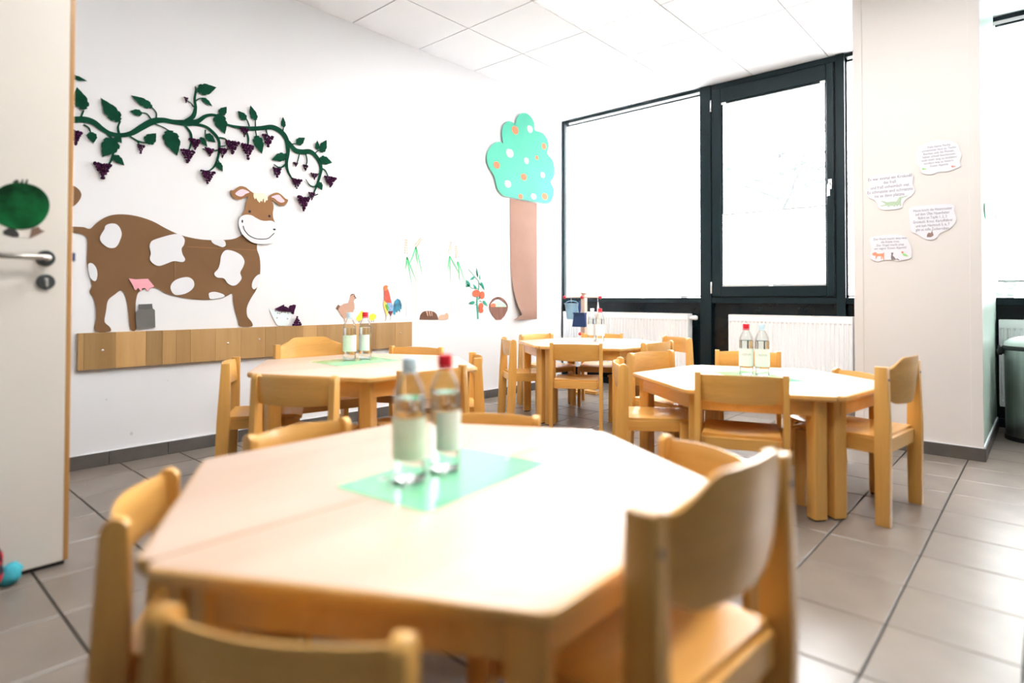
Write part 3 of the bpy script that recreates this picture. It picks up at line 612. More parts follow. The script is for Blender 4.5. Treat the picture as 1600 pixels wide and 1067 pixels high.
NOTE_RABBIT = [(3.2532,1.2587),(3.2561,1.2779),(3.2637,1.2853),(3.2731,1.2812),(3.276,1.2901),(3.2798,1.2978),(3.2815,1.2852),(3.2852,1.2758),(3.2861,1.2667),(3.2748,1.2584)]
NOTE_DOG = [(2.9745,1.1777),(2.9848,1.1831),(2.995,1.1846),(3.0018,1.1744),(3.0306,1.175),(3.039,1.1824),(3.038,1.1591),(3.0387,1.1338),(3.0337,1.1359),(3.0304,1.1575),(3.0253,1.1402),(3.0202,1.1423),(3.0237,1.1588),(3.0017,1.1588),(2.9965,1.1433),(2.9922,1.1435),(2.9932,1.1611),(2.9778,1.1658)]
NOTE_CAT = [(3.074,1.1806),(3.0789,1.1756),(3.0848,1.1801),(3.0855,1.1704),(3.0821,1.1609),(3.092,1.1489),(3.0968,1.1391),(3.1083,1.1405),(3.1164,1.1325),(3.1131,1.1288),(3.105,1.1349),(3.0919,1.1335),(3.0753,1.1342),(3.073,1.1536),(3.0756,1.1651)]
NOTE_BIRD = [(3.1297,1.174),(3.1378,1.1698),(3.1475,1.1674),(3.1618,1.1515),(3.1506,1.1511),(3.1393,1.1545),(3.1329,1.1624)]
NOTE_BIRD_HEAD = [(3.1257,1.1781),(3.1298,1.1826),(3.1355,1.1814),(3.1394,1.1736),(3.1346,1.17),(3.1289,1.1722)]
DOOR_DISC = [(-4.5539,1.196),(-4.5597,1.2305),(-4.581,1.2561),(-4.612,1.2669),(-4.6455,1.2641),(-4.6748,1.2494),(-4.7,1.2208),(-4.7106,1.1821),(-4.7055,1.1495),(-4.683,1.1309),(-4.6504,1.1171),(-4.617,1.1179),(-4.5864,1.1314),(-4.5641,1.1597)]
DOOR_TUFTS = [[(-4.6504,1.2613),(-4.6489,1.2692),(-4.6407,1.2764),(-4.635,1.2742),(-4.6355,1.2613)],[(-4.6322,1.2631),(-4.6273,1.2784),(-4.623,1.2773),(-4.6255,1.2628)],[(-4.6204,1.2622),(-4.6156,1.2806),(-4.6108,1.2787),(-4.6143,1.2622)]]
DOOR_FEET = [[(-4.6731,1.1066),(-4.6569,1.1186),(-4.6438,1.1176),(-4.6319,1.1016),(-4.6335,1.0908),(-4.6467,1.0898),(-4.6697,1.0964)],[(-4.6001,1.1215),(-4.583,1.1295),(-4.5759,1.1193),(-4.5654,1.1158),(-4.5792,1.1059),(-4.6065,1.0886)]]
HANDLE = [(-4.5626,1.0263),(-4.6753,1.0276),(-4.5617,0.9476)]
STAVES = [-4.1864,-4.1614,-4.0177,-3.871,-3.788,-3.7155,-3.639,-3.497,-3.3439,-3.1881,-3.1141,-2.9277,-2.8205,-2.6113,-2.472,-2.3345,-2.1602,-1.9935]
BOARD_SCREWS = [(-4.0772,0.6163),(-3.4238,0.6188),(-3.2273,0.6328),(-2.1109,0.6279)]

# ------------------------------------------------------------------ the room
H = 2.91
YF = 0.43            # inner plane of the glazed facade
XR, YB = 5.66, -7.0   # right wall, rear wall

def in_view(p, m=0.06):
    d = Vector(p) - CAM
    z = d.dot(fwd)
    if z < 0.1:
        return False
    x = d.dot(r2) / z * 940.41 + 800
    y = 451.49 - d.dot(u2) / z * 940.41
    return -1600 * m < x < 1600 * (1 + m) and -1067 * m < y < 1067 * (1 + m)

floor = struct('floor', 'grey stone tiled floor with dark joints')
put('screed', box('screed', -0.4, XR, YB, YF + 0.1, -0.08, -0.006), 'grout', floor)
PX, PY, GAP = 0.2915, 0.30, 0.006
tile_me = box('floor_tile', GAP / 2, PX - GAP / 2, GAP / 2, PY - GAP / 2, -0.012, 0.0, bevel=0.0018, seg=1)
tile_me.materials.append(M['floor_tile'])
cand = []
for i in range(-13, 12):
    for j in range(-16, 11):
        x, y = 3.436 + i * PX, -2.485 + j * PY
        if x < -0.42 or x > XR - 0.05 or y < YB or y > YF:
            continue
        if 2.877 < x + PX / 2 < 3.504 and y + PY / 2 > -0.79:
            continue
        c = (x + PX / 2, y + PY / 2, 0)
        cand.append((not (in_view((x, y, 0)) or in_view((x + PX, y + PY, 0)) or in_view(c)), (Vector(c) - CAM).length, x, y))
cand.sort()
rest = bmesh.new()
for k, (hid, d, x, y) in enumerate(cand):
    if not hid and k < 300:
        o = put('floor_tile', tile_me, None, floor, (x, y, 0))
    else:
        addbox(rest, x + GAP / 2, x + PX - GAP / 2, y + GAP / 2, y + PY - GAP / 2, -0.012, 0.0)
ro = put('floor_tiles', fin(rest, 'floor_tiles'), 'floor_tile', floor)
ro['kind'] = 'stuff'

# ceiling of square mineral tiles in a metal grid
ceil = struct('ceiling', 'suspended ceiling of square white tiles')
put('ceiling_grid', box('ceiling_grid', -0.4, XR, YB, YF + 0.1, H + 0.004, H + 0.05), 'ceiling_grid', ceil)
CP = 0.6215
ct_me = box('ceiling_tile', 0.005, CP - 0.005, 0.005, CP - 0.005, H - 0.002, H + 0.012)
ct_me.materials.append(M['ceiling_tile'])
xs = [-0.05 + CP * k for k in range(-1, 11)]
ys = [-0.053 - CP * k for k in range(-1, 12)]
lamps = [(2, 3), (3, 6), (5, 4), (5, 7)]  # first panel is visible; middle two are unseen, added and placed as fill light
xs0, ys0 = -0.05, -0.053
rest = bmesh.new()
lamp_spots = []
for i in range(-1, 11):
    for j in range(-1, 12):
        x, y = xs0 + CP * i, ys0 - CP * j
        x0, x1, y0, y1 = max(x + 0.005, -0.4), min(x + CP - 0.005, XR), max(y + 0.005, YB), min(y + CP - 0.005, YF + 0.05)
        if x1 - x0 < 0.03 or y1 - y0 < 0.03:
            continue
        if (i, j) in lamps:
            lamp_spots.append((x, y))
            continue
        if in_view((x, y, H), 0.03) or in_view((x + CP, y + CP, H), 0.03) or in_view((x + CP, y, H), 0.03) or in_view((x, y + CP, H), 0.03):
            if abs(x1 - x0 - CP + 0.01) < 1e-6 and abs(y1 - y0 - CP + 0.01) < 1e-6:
                put('ceiling_tile', ct_me, None, ceil, (x, y, 0))
            else:
                put('ceiling_tile', box('ceiling_tile', x0, x1, y0, y1, H - 0.002, H + 0.012), 'ceiling_tile', ceil)
        else:
            addbox(rest, x0, x1, y0, y1, H - 0.002, H + 0.012)
ro = put('ceiling_tiles', fin(rest, 'ceiling_tiles'), 'ceiling_tile', ceil)
ro['kind'] = 'stuff'
where = ['bright white LED panel in the ceiling near the window corner', 'LED ceiling panel above the wall-board table', 'LED ceiling panel in front of the pillar',
         'LED ceiling panel above the foreground table']
for (x, y), lb in zip(lamp_spots, where):
    t = thing('ceiling_light', lb, 'ceiling light', (x + CP / 2, y + CP / 2, H), group='LED ceiling panels')
    bm = bmesh.new()
    a, b = CP / 2 - 0.004, CP / 2 - 0.022
    for q in ((-a, a, -a, -b), (-a, a, b, a), (-a, -b, -b, b), (b, a, -b, b)):
        addbox(bm, q[0], q[1], q[2], q[3], -0.004, 0.012)
    put('frame', fin(bm, 'lamp_frame'), 'lamp_frame', t)
    put('diffuser', box('diffuser', -b, b, -b, b, 0.0, 0.006), 'lamp', t)

# walls
wl = struct('wall_left', 'white wall with paper animals and fruit')
put('wall_face', box('wall_face', -0.12, 0.0, YB, -0.015, 0, H + 0.05), 'wall', wl)
put('recess_face', box('recess_face', -0.46, -0.33, -0.13, YF + 0.12, 0, H + 0.05), 'wall', wl)
put('recess_back', box('recess_back', -0.33, -0.12, -0.13, -0.015, 0, H + 0.05), 'wall', wl)
wr = struct('wall_right', 'grey blue wall at the far right of the room')
put('wall_face', box('wall_face', XR, XR + 0.12, YB, YF + 0.1, 0, H + 0.05), 'rear_wall', wr)
wb = struct('wall_rear', 'grey blue rear wall behind the camera')
put('wall_face', box('wall_face', -0.12, XR, YB - 0.12, YB, 0, H + 0.05), 'rear_wall', wb)
ws = struct('wall_stub', 'short white wall that carries the door')
put('wall_face', box('wall_face', 0.0, 1.24, -5.62, -5.5, 0, H + 0.05), 'wall', ws)
# faint marks on the wall near the skirting
for u, v, r in ((-3.93, 0.148, 0.008), (-4.05, 0.35, 0.004), (-3.75, 0.42, 0.003)):
    cut('scuff', ell(u, v, r, r * 1.3, 8), 0.0004, 0.0004, 'rail', wl)

bl = struct('baseboard_left', 'dark grey tiled skirting along the cow wall')
y = -5.49
k = 0
while y < -0.02:
    y1 = min(y + 0.2905, -0.017)
    put('skirting_tile', box('skirting_tile', 0.0, 0.011, y + 0.0015, y1 - 0.0015, 0.0, 0.072 + 0.0006 * (k % 3), bevel=0.0015, seg=1), 'skirting', bl)
    y += 0.2905
    k += 1
put('sealant_line', box('sealant_line', 0.0, 0.008, -5.49, -0.017, 0.0725, 0.077), 'white_card', bl)

# pillar
pl = struct('pillar', 'broad warm white pillar between the windows')
put('pillar_core', box('pillar_core', 2.877, 3.50, -0.79, YF + 0.05, 0, H + 0.02), 'pillar', pl)
put('pillar_side', box('pillar_side', 3.50, 3.504, -0.782, YF - 0.02, 0.08, H), 'pillar_green', pl)  # thin sheet carrying the painted green reflection
put('corner_strip', box('corner_strip', 2.875, 2.925, -0.7925, -0.786, 0.075, H, bevel=0.001, seg=1), 'pillar', pl)
put('corner_strip', box('corner_strip', 3.452, 3.506, -0.7925, -0.77, 0.075, H, bevel=0.001, seg=1), 'pillar', pl)
bp = struct('baseboard_pillar', 'dark grey tiled skirting round the pillar')
for x0, x1 in ((2.872, 3.06), (3.06, 3.35), (3.35, 3.513)):
    put('skirting_tile', box('skirting_tile', x0 + 0.001, x1 - 0.001, -0.802, -0.79, 0, 0.072, bevel=0.0015, seg=1), 'skirting', bp)
for y0, y1 in ((-0.80, -0.52), (-0.52, -0.23), (-0.23, 0.06), (0.06, 0.35)):
    put('skirting_tile', box('skirting_tile', 3.504, 3.516, y0 + 0.001, y1 - 0.001, 0, 0.072, bevel=0.0015, seg=1), 'skirting', bp)
put('sealant_line', box('sealant_line', 3.504, 3.512, -0.79, 0.36, 0.0725, 0.082), 'white_card', bp)
put('sealant_line', box('sealant_line', 2.88, 3.504, -0.80, -0.79, 0.0725, 0.076), 'white_card', bp)

# ------------------------------------------------------------------ glazed facade
def bars(name, rects, y0, y1, mat, parent, bevel=0.002):
    bm = bmesh.new()
    for x0, x1, z0, z1 in rects:
        addbox(bm, x0, x1, y0, y1, z0, z1)
    return put(name, fin(bm, name, None, bevel, 1), mat, parent)

TOP = 2.902
def fixed_window(n, x0, x1, jl, jr, label, blind_bottom, blind_label):
    """fixed light between jambs: x0..x1 clear width, jl / jr jamb widths"""
    t = struct('window_%d' % n, label)
    bars('jamb', [(x0 - jl, x0, 0.0, TOP)], YF, YF + 0.09, 'frame', t)
    if jr:
        bars('mullion', [(x1, x1 + jr, 0.0, TOP)], YF - 0.02, YF + 0.09, 'frame', t)
    bars('head_rail', [(x0, x1, TOP - 0.03, TOP)], YF, YF + 0.09, 'frame', t)
    bars('transom', [(x0, x1, 0.858, 0.909)], YF - 0.012, YF + 0.09, 'frame', t)
    put('spandrel_panel', box('spandrel_panel', x0, x1, YF + 0.03, YF + 0.05, 0, 0.858), 'spandrel', t)
    bars('sill_rail', [(x0, x1, 0.0, 0.06)], YF, YF + 0.09, 'frame', t)
    put('pane', box('pane', x0, x1, YF + 0.074, YF + 0.078, 0.909, TOP - 0.03), 'glass', t)
    b = thing('window_blind', blind_label, 'blind', ((x0 + x1) / 2, YF + 0.035, blind_bottom))
    hw = (x1 - x0) / 2 - 0.012
    zt = TOP - 0.062 - blind_bottom
    put('head_profile', box('head_profile', -hw, hw, -0.010, 0.014, zt, zt + 0.014), 'frame', b)
    put('fabric', pleats('fabric', hw, zt), 'blind', b)
    put('bottom_profile', box('bottom_profile', -hw, hw, -0.011, 0.011, -0.012, 0.004, bevel=0.002, seg=1), 'rail', b)
    for s in (-1, 1):
        put('guide_cord', box('guide_cord', s * (hw + 0.006) - 0.001, s * (hw + 0.006) + 0.001, -0.001, 0.001, 0, zt), 'rail', b)
    return t

def pleats(name, hw, zt, pitch=0.02, amp=0.006):
    bm = bmesh.new()
    n = max(2, int(zt / pitch))
    rows = []
    for k in range(2 * n + 1):
        z = zt * k / (2 * n)
        yy = amp if k % 2 else -amp
        rows.append((bm.verts.new((-hw, yy, z)), bm.verts.new((hw, yy, z))))
    for a, b in zip(rows, rows[1:]):
        bm.faces.new((a[0], a[1], b[1], b[0]))
    return fin(bm, name)

fixed_window(1, -0.288, 1.323, 0.036, 0.107, 'tall fixed window with the white blind in the corner', 0.925, 'wide white pleated blind fully drawn over the left window')
fixed_window(3, 2.555, 3.40, 0.0, 0.10, 'narrow strip of fixed window beside the pillar', 0.925, 'white pleated blind half hidden behind the pillar, left of it')
fixed_window(4, 3.50, 4.62, 0.0, 0.09, 'fixed window to the right of the pillar', 1.03, 'white blind right of the pillar, ending just above the sill')
fixed_window(5, 4.71, 5.60, 0.0, 0.06, 'fixed window near the right wall', 1.30, 'white blind in the window nearest the right wall')

# casement window 2
t = struct('window_2', 'dark framed casement window with the half drawn blind')
X0, X1 = 1.43, 2.489
bars('mullion', [(X1, 2.555, 0.0, TOP)], YF - 0.02, YF + 0.09, 'frame', t)
bars('head_rail', [(X0, X1, TOP - 0.05, TOP)], YF - 0.012, YF + 0.09, 'frame', t)
bars('transom', [(X0, X1, 0.858, 0.909)], YF - 0.012, YF + 0.09, 'frame', t)
bars('sill_rail', [(X0, X1, 0.0, 0.06)], YF, YF + 0.09, 'frame', t)
put('spandrel_panel', box('spandrel_panel', X0, X1, YF + 0.03, YF + 0.05, 0, 0.858), 'spandrel', t)
bars('frame', [(X0, X1, 0.905, 0.926), (X0, X1, TOP - 0.062, TOP - 0.045), (X0, X0 + 0.012, 0.909, TOP - 0.05), (X1 - 0.012, X1, 0.909, TOP - 0.05)], YF, YF + 0.09, 'frame', t)
sx0, sx1, sz0, sz1 = 1.444, 2.476, 0.920, TOP - 0.056
gx0, gx1, gz0, gz1 = 1.530, 2.420, 1.010, 2.715
sash = bars('sash', [(sx0, gx0, sz0, sz1), (gx1, sx1, sz0, sz1), (gx0, gx1, sz0, gz0), (gx0, gx1, gz1, sz1)], YF - 0.03, YF + 0.05, 'frame', t, 0.004)
bars('glazing_bead', [(gx0, gx0 + 0.014, gz0, gz1), (gx1 - 0.014, gx1, gz0, gz1), (gx0 + 0.014, gx1 - 0.014, gz0, gz0 + 0.014), (gx0 + 0.014, gx1 - 0.014, gz1 - 0.014, gz1)], YF - 0.012, YF + 0.03, 'frame', sash)
put('pane', box('pane', gx0, gx1, YF + 0.012, YF + 0.016, gz0, gz1), 'glass', sash)
for z in (1.0, 2.70):
    put('hinge', lathe('hinge', [(0.004, -0.055), (0.008, -0.05), (0.008, 0.05), (0.004, 0.055)], 10), 'silver', t, (1.437, YF - 0.034, z))
h = put('handle', rings('handle', tube_rings([(2.448, YF - 0.03, 1.845), (2.448, YF - 0.062, 1.845), (2.448, YF - 0.072, 1.83), (2.448, YF - 0.072, 1.74)], 0.010, 8), 60), 'silver', sash)
put('rosette', box('rosette', 2.433, 2.463, YF - 0.036, YF - 0.03, 1.80, 1.885, bevel=0.003), 'silver', h)
b = thing('window_blind', 'white pleated blind covering the lower half of the casement', 'blind', (1.975, YF - 0.016, 1.022))
hw = 0.435
put('fabric', pleats('fabric', hw, 0.645), 'blind', b)
put('bottom_profile', box('bottom_profile', -hw, hw, -0.011, 0.009, -0.012, 0.006, bevel=0.002, seg=1), 'rail', b)
put('top_profile', box('top_profile', -hw, hw, -0.011, 0.009, 0.643, 0.657, bevel=0.002, seg=1), 'rail', b)
for z in (0.0, 0.65):
    put('pull_tab', prism('pull_tab', [(-0.018, -0.012, z - 0.012), (0.018, -0.012, z - 0.012), (0.010, -0.012, z + 0.004), (-0.010, -0.012, z + 0.004)],
                          [(-0.018, -0.024, z - 0.014), (0.018, -0.024, z - 0.014), (0.010, -0.016, z + 0.004), (-0.010, -0.016, z + 0.004)]), 'rail', b)
put('cord_bracket', box('cord_bracket', -0.44, -0.40, -0.012, 0.006, 1.672, 1.690), 'radiator', b)
put('cord_bracket', box('cord_bracket', 0.40, 0.44, -0.012, 0.006, 1.672, 1.690), 'radiator', b)

# radiators
def radiator(x0, x1, label, knob, z0=0.165, z1=0.752):
    yb, yf = YF - 0.045, YF - 0.14
    t = thing('radiator', label, 'radiator', ((x0 + x1) / 2, yf, 0))
    hw = (x1 - x0) / 2
    # fluted front panel
    bm = bmesh.new()
    n = int(2 * hw / 0.0333)
    pit = 2 * hw / n
    sec = [(-hw, 0.0)]
    for k in range(n):
        a = -hw + k * pit
        sec += [(a + 0.006, 0.0), (a + 0.012, 0.010), (a + pit - 0.012, 0.010), (a + pit - 0.006, 0.0)]
    sec.append((hw, 0.0))
    zs = [z0, z0 + 0.035, z0 + 0.05, z1 - 0.065, z1 - 0.05, z1 - 0.012, z1]
    fl = [0, 0, 1, 1, 0, 0, 0]
    rows = [[bm.verts.new((sx, sy * f + (0.004 if i in (0, 6) else 0), z)) for sx, sy in sec] for i, (z, f) in enumerate(zip(zs, fl))]
    for A, B in zip(rows, rows[1:]):
        for i in range(len(sec) - 1):
            bm.faces.new((A[i], A[i + 1], B[i + 1], B[i]))
    put('front_panel', fin(bm, 'front_panel', 30), 'radiator', t)
    put('back_panel', box('back_panel', -hw, hw, yb - yf - 0.012, yb - yf, z0, z1 - 0.01), 'radiator', t)
    bm = bmesh.new()
    addbox(bm, -hw, hw, -0.001, 0.008, z1, z1 + 0.006)
    addbox(bm, -hw, hw, yb - yf - 0.012, yb - yf, z1, z1 + 0.006)
    k = -hw
    while k < hw - 0.01:
        addbox(bm, k, k + 0.006, 0.008, yb - yf - 0.012, z1, z1 + 0.006)
        k += 0.018
    put('top_grille', fin(bm, 'top_grille'), 'radiator', t)
    for s in (-1, 1):
        put('side_cover', box('side_cover', s * hw - 0.002, s * hw + 0.002, 0.002, yb - yf, z0 + 0.01, z1 + 0.004), 'radiator', t)
        put('bracket', box('bracket', s * (hw - 0.12) - 0.015, s * (hw - 0.12) + 0.015, 0.07, 0.13, z0 + 0.1, z0 + 0.4), 'radiator', t)
    put('supply_pipe', tube('supply_pipe', [(hw - 0.05, 0.05, z0), (hw - 0.05, 0.05, 0.05), (hw - 0.05, 0.16, 0.04)], 0.008), 'radiator', t)
    if knob:
        me = rings('valve', [[(hw + 0.004 + z, 0.045 + r * math.cos(a * PI / 8), z1 - 0.032 + r * math.sin(a * PI / 8)) for a in range(16)]
                             for r, z in ((0.012, 0.0), (0.012, 0.018), (0.020, 0.022), (0.022, 0.06), (0.019, 0.068))], 40)
        put('valve', me, 'radiator', t)
    return t

radiator(-0.20, 1.252, 'white panel radiator below the left window, thermostat at its right end', True)
radiator(1.642, 2.627, 'white panel radiator below the casement window', False)
radiator(3.525, 4.60, 'white panel radiator behind the waste bin', False)

# outside
gd = tag(put('garden_ground', box('garden_ground', -14, 20, 0.6, 30, -0.5, -0.35), 'lawn'), 'pale gravel outside the windows', None, None, 'structure')
def tree(x, y, hgt, rad, label, seed, n=1500, low=0.35):
    rnd = random.Random(seed)
    t = thing('tree', label, 'tree', (x, y, -0.36))
    path = [(0.06 * math.sin(k * 1.3 + seed), 0.06 * math.cos(k * 1.7), hgt * 0.8 * k / 6) for k in range(7)]
    put('trunk', tube('trunk', path, [0.13 - 0.016 * k for k in range(7)]), 'bark', t)
    tips = []
    for k in range(9):
        a = rnd.uniform(0, 2 * PI)
        z = hgt * rnd.uniform(low, 0.75)
        L = rad * rnd.uniform(0.6, 1.0)
        p = [(0, 0, z), (L * .5 * math.cos(a), L * .5 * math.sin(a), z + 0.18 * L), (L * math.cos(a), L * math.sin(a), z + 0.5 * L)]
        put('branch', tube('branch', p, [0.05, 0.03, 0.012], 6), 'bark', t)
        tips += [p[1], p[2]]
    tips.append((0, 0, hgt * 0.85))
    bm = bmesh.new()
    for k in range(n):
        c = Vector(rnd.choice(tips)) + Vector((rnd.gauss(0, .3), rnd.gauss(0, .3), rnd.gauss(0, .28))) * rad * 0.6
        q = Matrix.Rotation(rnd.uniform(0, 6.28), 3, 'Z') @ Matrix.Rotation(rnd.uniform(-1, 1), 3, 'X')
        s = rnd.uniform(0.04, 0.08)
        bm.faces.new([bm.verts.new(c + q @ Vector(p)) for p in ((-s, 0, 0), (0, -s * .5, .01), (s, 0, 0), (0, s * .5, .01))])
    f = put('foliage', fin(bm, 'foliage'), 'foliage', t)
    f['kind'] = 'stuff'
tree(0.1, 6.5, 5.2, 1.9, 'leafy tree seen faintly through the casement window', 3)
tree(-4.2, 11.5, 7.0, 2.2, 'tall pale tree further back beyond the casement window', 5)
tree(3.4, 5.0, 3.0, 1.5, 'low leafy tree beyond the window right of the pillar', 8, 1800, 0.15)

# ------------------------------------------------------------------ tables
def offset_poly(pts, d):
    """inset a convex outline; d = one distance or one per edge (edge i runs from pts[i] to pts[i+1])"""
    n = len(pts)
    ds = d if isinstance(d, (list, tuple)) else [d] * n
    out = []
    for i in range(n):
        a, b, c = Vector(pts[i - 1]), Vector(pts[i]), Vector(pts[(i + 1) % n])
        e1, e2 = (b - a).normalized(), (c - b).normalized()
        n1, n2 = Vector((-e1.y, e1.x)), Vector((-e2.y, e2.x))
        d1, d2 = ds[i - 1], ds[i]
        det = n1.x * n2.y - n1.y * n2.x
        out.append((b.x + (d1 * n2.y - d2 * n1.y) / det, b.y + (n1.x * d2 - n2.x * d1) / det))
    return out

def round_poly(pts, r, n=5):
    out = []
    m = len(pts)
    for i in range(m):
        a, b, c = Vector(pts[i - 1]), Vector(pts[i]), Vector(pts[(i + 1) % m])
        e1, e2 = (a - b).normalized(), (c - b).normalized()
        half = e1.angle(e2) / 2
        cen = b + (e1 + e2).normalized() * (r / math.sin(half))
        p0, p1 = b + e1 * (r / math.tan(half)), b + e2 * (r / math.tan(half))
        a0 = math.atan2(p0.y - cen.y, p0.x - cen.x)
        a1 = math.atan2(p1.y - cen.y, p1.x - cen.x)
        da = (a1 - a0 + PI) % (2 * PI) - PI
        out += [(cen.x + r * math.cos(a0 + da * k / n), cen.y + r * math.sin(a0 + da * k / n)) for k in range(n + 1)]
    return out

S6, APO = 0.60, 0.60 * math.sin(PI / 3)
TRAP = [(-S6, 0.001), (S6, 0.001), (S6 / 2, APO), (-S6 / 2, APO)]

def trapezoid_table(label, loc, rotz, ht):
    t = thing('table', label, 'table', (*loc, 0), rotz, 'pairs of trapezoid tables pushed into hexagons')
    th = 0.023
    lay = [(ht - th, 0.006), (ht - th + 0.006, 0.0), (ht - 0.008, 0.0), (ht - 0.0025, 0.0020), (ht, 0.007)]
    rs = [[(x, y, z) for x, y in round_poly(offset_poly(TRAP, [d * 0.12, d, d, d]), 0.022 - d * 0.6)] for z, d in lay]
    me = rings('tabletop', rs, 35)
    me.materials.append(M['table_top'])
    me.materials.append(M['table_edge'])
    for p in me.polygons:
        if p.center.z < ht - 0.0005:
            p.material_index = 1
    put('tabletop', me, None, t)
    a, b = offset_poly(TRAP, 0.040), offset_poly(TRAP, 0.058)
    for i in range(4):
        j = (i + 1) % 4
        q = (a[i], a[j], b[j], b[i])
        put('apron', prism('apron', [(x, y, ht - th - 0.066) for x, y in q], [(x, y, ht - th) for x, y in q], 0.002), 'table_edge' if i % 2 else 'wood_x', t)
    c = offset_poly(TRAP, [0.044, 0.066, 0.066, 0.066])
    for i, (x, y) in enumerate(c):
        sq = round_poly([(-0.029, -0.029), (0.029, -0.029), (0.029, 0.029), (-0.029, 0.029)], 0.007, 3)
        an = 0 if i < 2 else (PI / 6 if i == 2 else -PI / 6)
        rr = [(x + u * math.cos(an) - v * math.sin(an), y + u * math.sin(an) + v * math.cos(an)) for u, v in sq]
        me = rings('leg', [[(u, v, z) for u, v in rr] for z in (0.006, ht - th)], 35)
        lg = put('leg', me, 'wood_z', t)
        put('foot_glide', rings('foot_glide', [[(x + (u - x) * .85, y + (v - y) * .85, z) for u, v in rr] for z in (0.0, 0.006)], 35), 'black', lg)
    return t

def hexagon(c, seam, ht, la, lb):
    trapezoid_table(la, c, math.radians(seam), ht)
    trapezoid_table(lb, c, math.radians(seam + 180), ht)

HT1, HT2, HT3, HT4 = 0.517, 0.510, 0.560, 0.565
hexagon((2.81, -4.143), -90.0, HT1, 'right-hand half of the nearest hexagonal table in the foreground', 'left-hand half of the nearest hexagonal table in the foreground')
hexagon((2.70, -2.01), -37.6, HT2, 'radiator-side half of the hexagonal table beside the pillar', 'camera-side half of the hexagonal table beside the pillar')
hexagon((1.14, -1.13), -96.8, HT3, 'right half of the hexagonal table in the far window corner', 'left half of the hexagonal table in the far window corner')
hexagon((1.18, -3.22), -93.8, HT4, 'camera-side half of the hexagonal table in front of the wooden wall board', 'wall-side half of the hexagonal table in front of the wooden wall board')

# ------------------------------------------------------------------ chairs (local +x = where the sitter faces; origin under the middle of the backrest)
def slat(prof, y0, y1, name, bev=0.003):
    return prism(name, [(x, y0, z) for x, z in prof], [(x, y1, z) for x, z in prof], bev, 35)

def backrest_mesh(w, zb, zt, bulge, th=0.011, nu=20, nv=6, top=None, bot=None, x0=0.0):
    fr, bk = [], []
    for j in range(nv + 1):
        rf, rb = [], []
        for i in range(nu + 1):
            s = -1 + 2 * i / nu
            t_, b_ = (top(s) if top else 0.0) + zt, (bot(s) if bot else 0.0) + zb
            z = b_ + (t_ - b_) * j / nv
            xx = x0 - bulge * (1 - s * s) - 0.10 * (z - zb)
            e = 0.003 if j in (0, nv) else 0.0
            rf.append((xx + th / 2 - e, s * w / 2, z))
            rb.append((xx - th / 2 + e, s * w / 2, z))
        fr.append(rf)
        bk.append(rb)
    rs = [fr[j] + bk[j][::-1] for j in range(nv + 1)]
    return rings('backrest', rs, 50)

def seat_mesh(x0, x1, w, z, th=0.012, n=14):
    bm = bmesh.new()
    g = []
    for i in range(n + 1):
        row = []
        for j in range(n + 1):
            s, q = i / n, -1 + 2 * j / n
            e = min(1, (1 - s) * 12, )
            edge = (max(0, s - 0.88) / 0.12) ** 2 * 0.010
            dish = 0.010 * max(0, 1 - ((s - 0.45) / 0.42) ** 2) * max(0, 1 - (q / 0.8) ** 2)
            row.append(bm.verts.new((x0 + (x1 - x0) * s, q * w / 2 * (1 - 0.03 * (1 - s)), z - edge - dish)))
        g.append(row)
    for i in range(n):
        for j in range(n):
            bm.faces.new((g[i][j], g[i + 1][j], g[i + 1][j + 1], g[i][j + 1]))
    ret = bmesh.ops.extrude_face_region(bm, geom=list(bm.faces))
    for v in ret['geom']:
        if isinstance(v, bmesh.types.BMVert):
            v.co.z -= th
    return fin(bm, 'seat', 40)

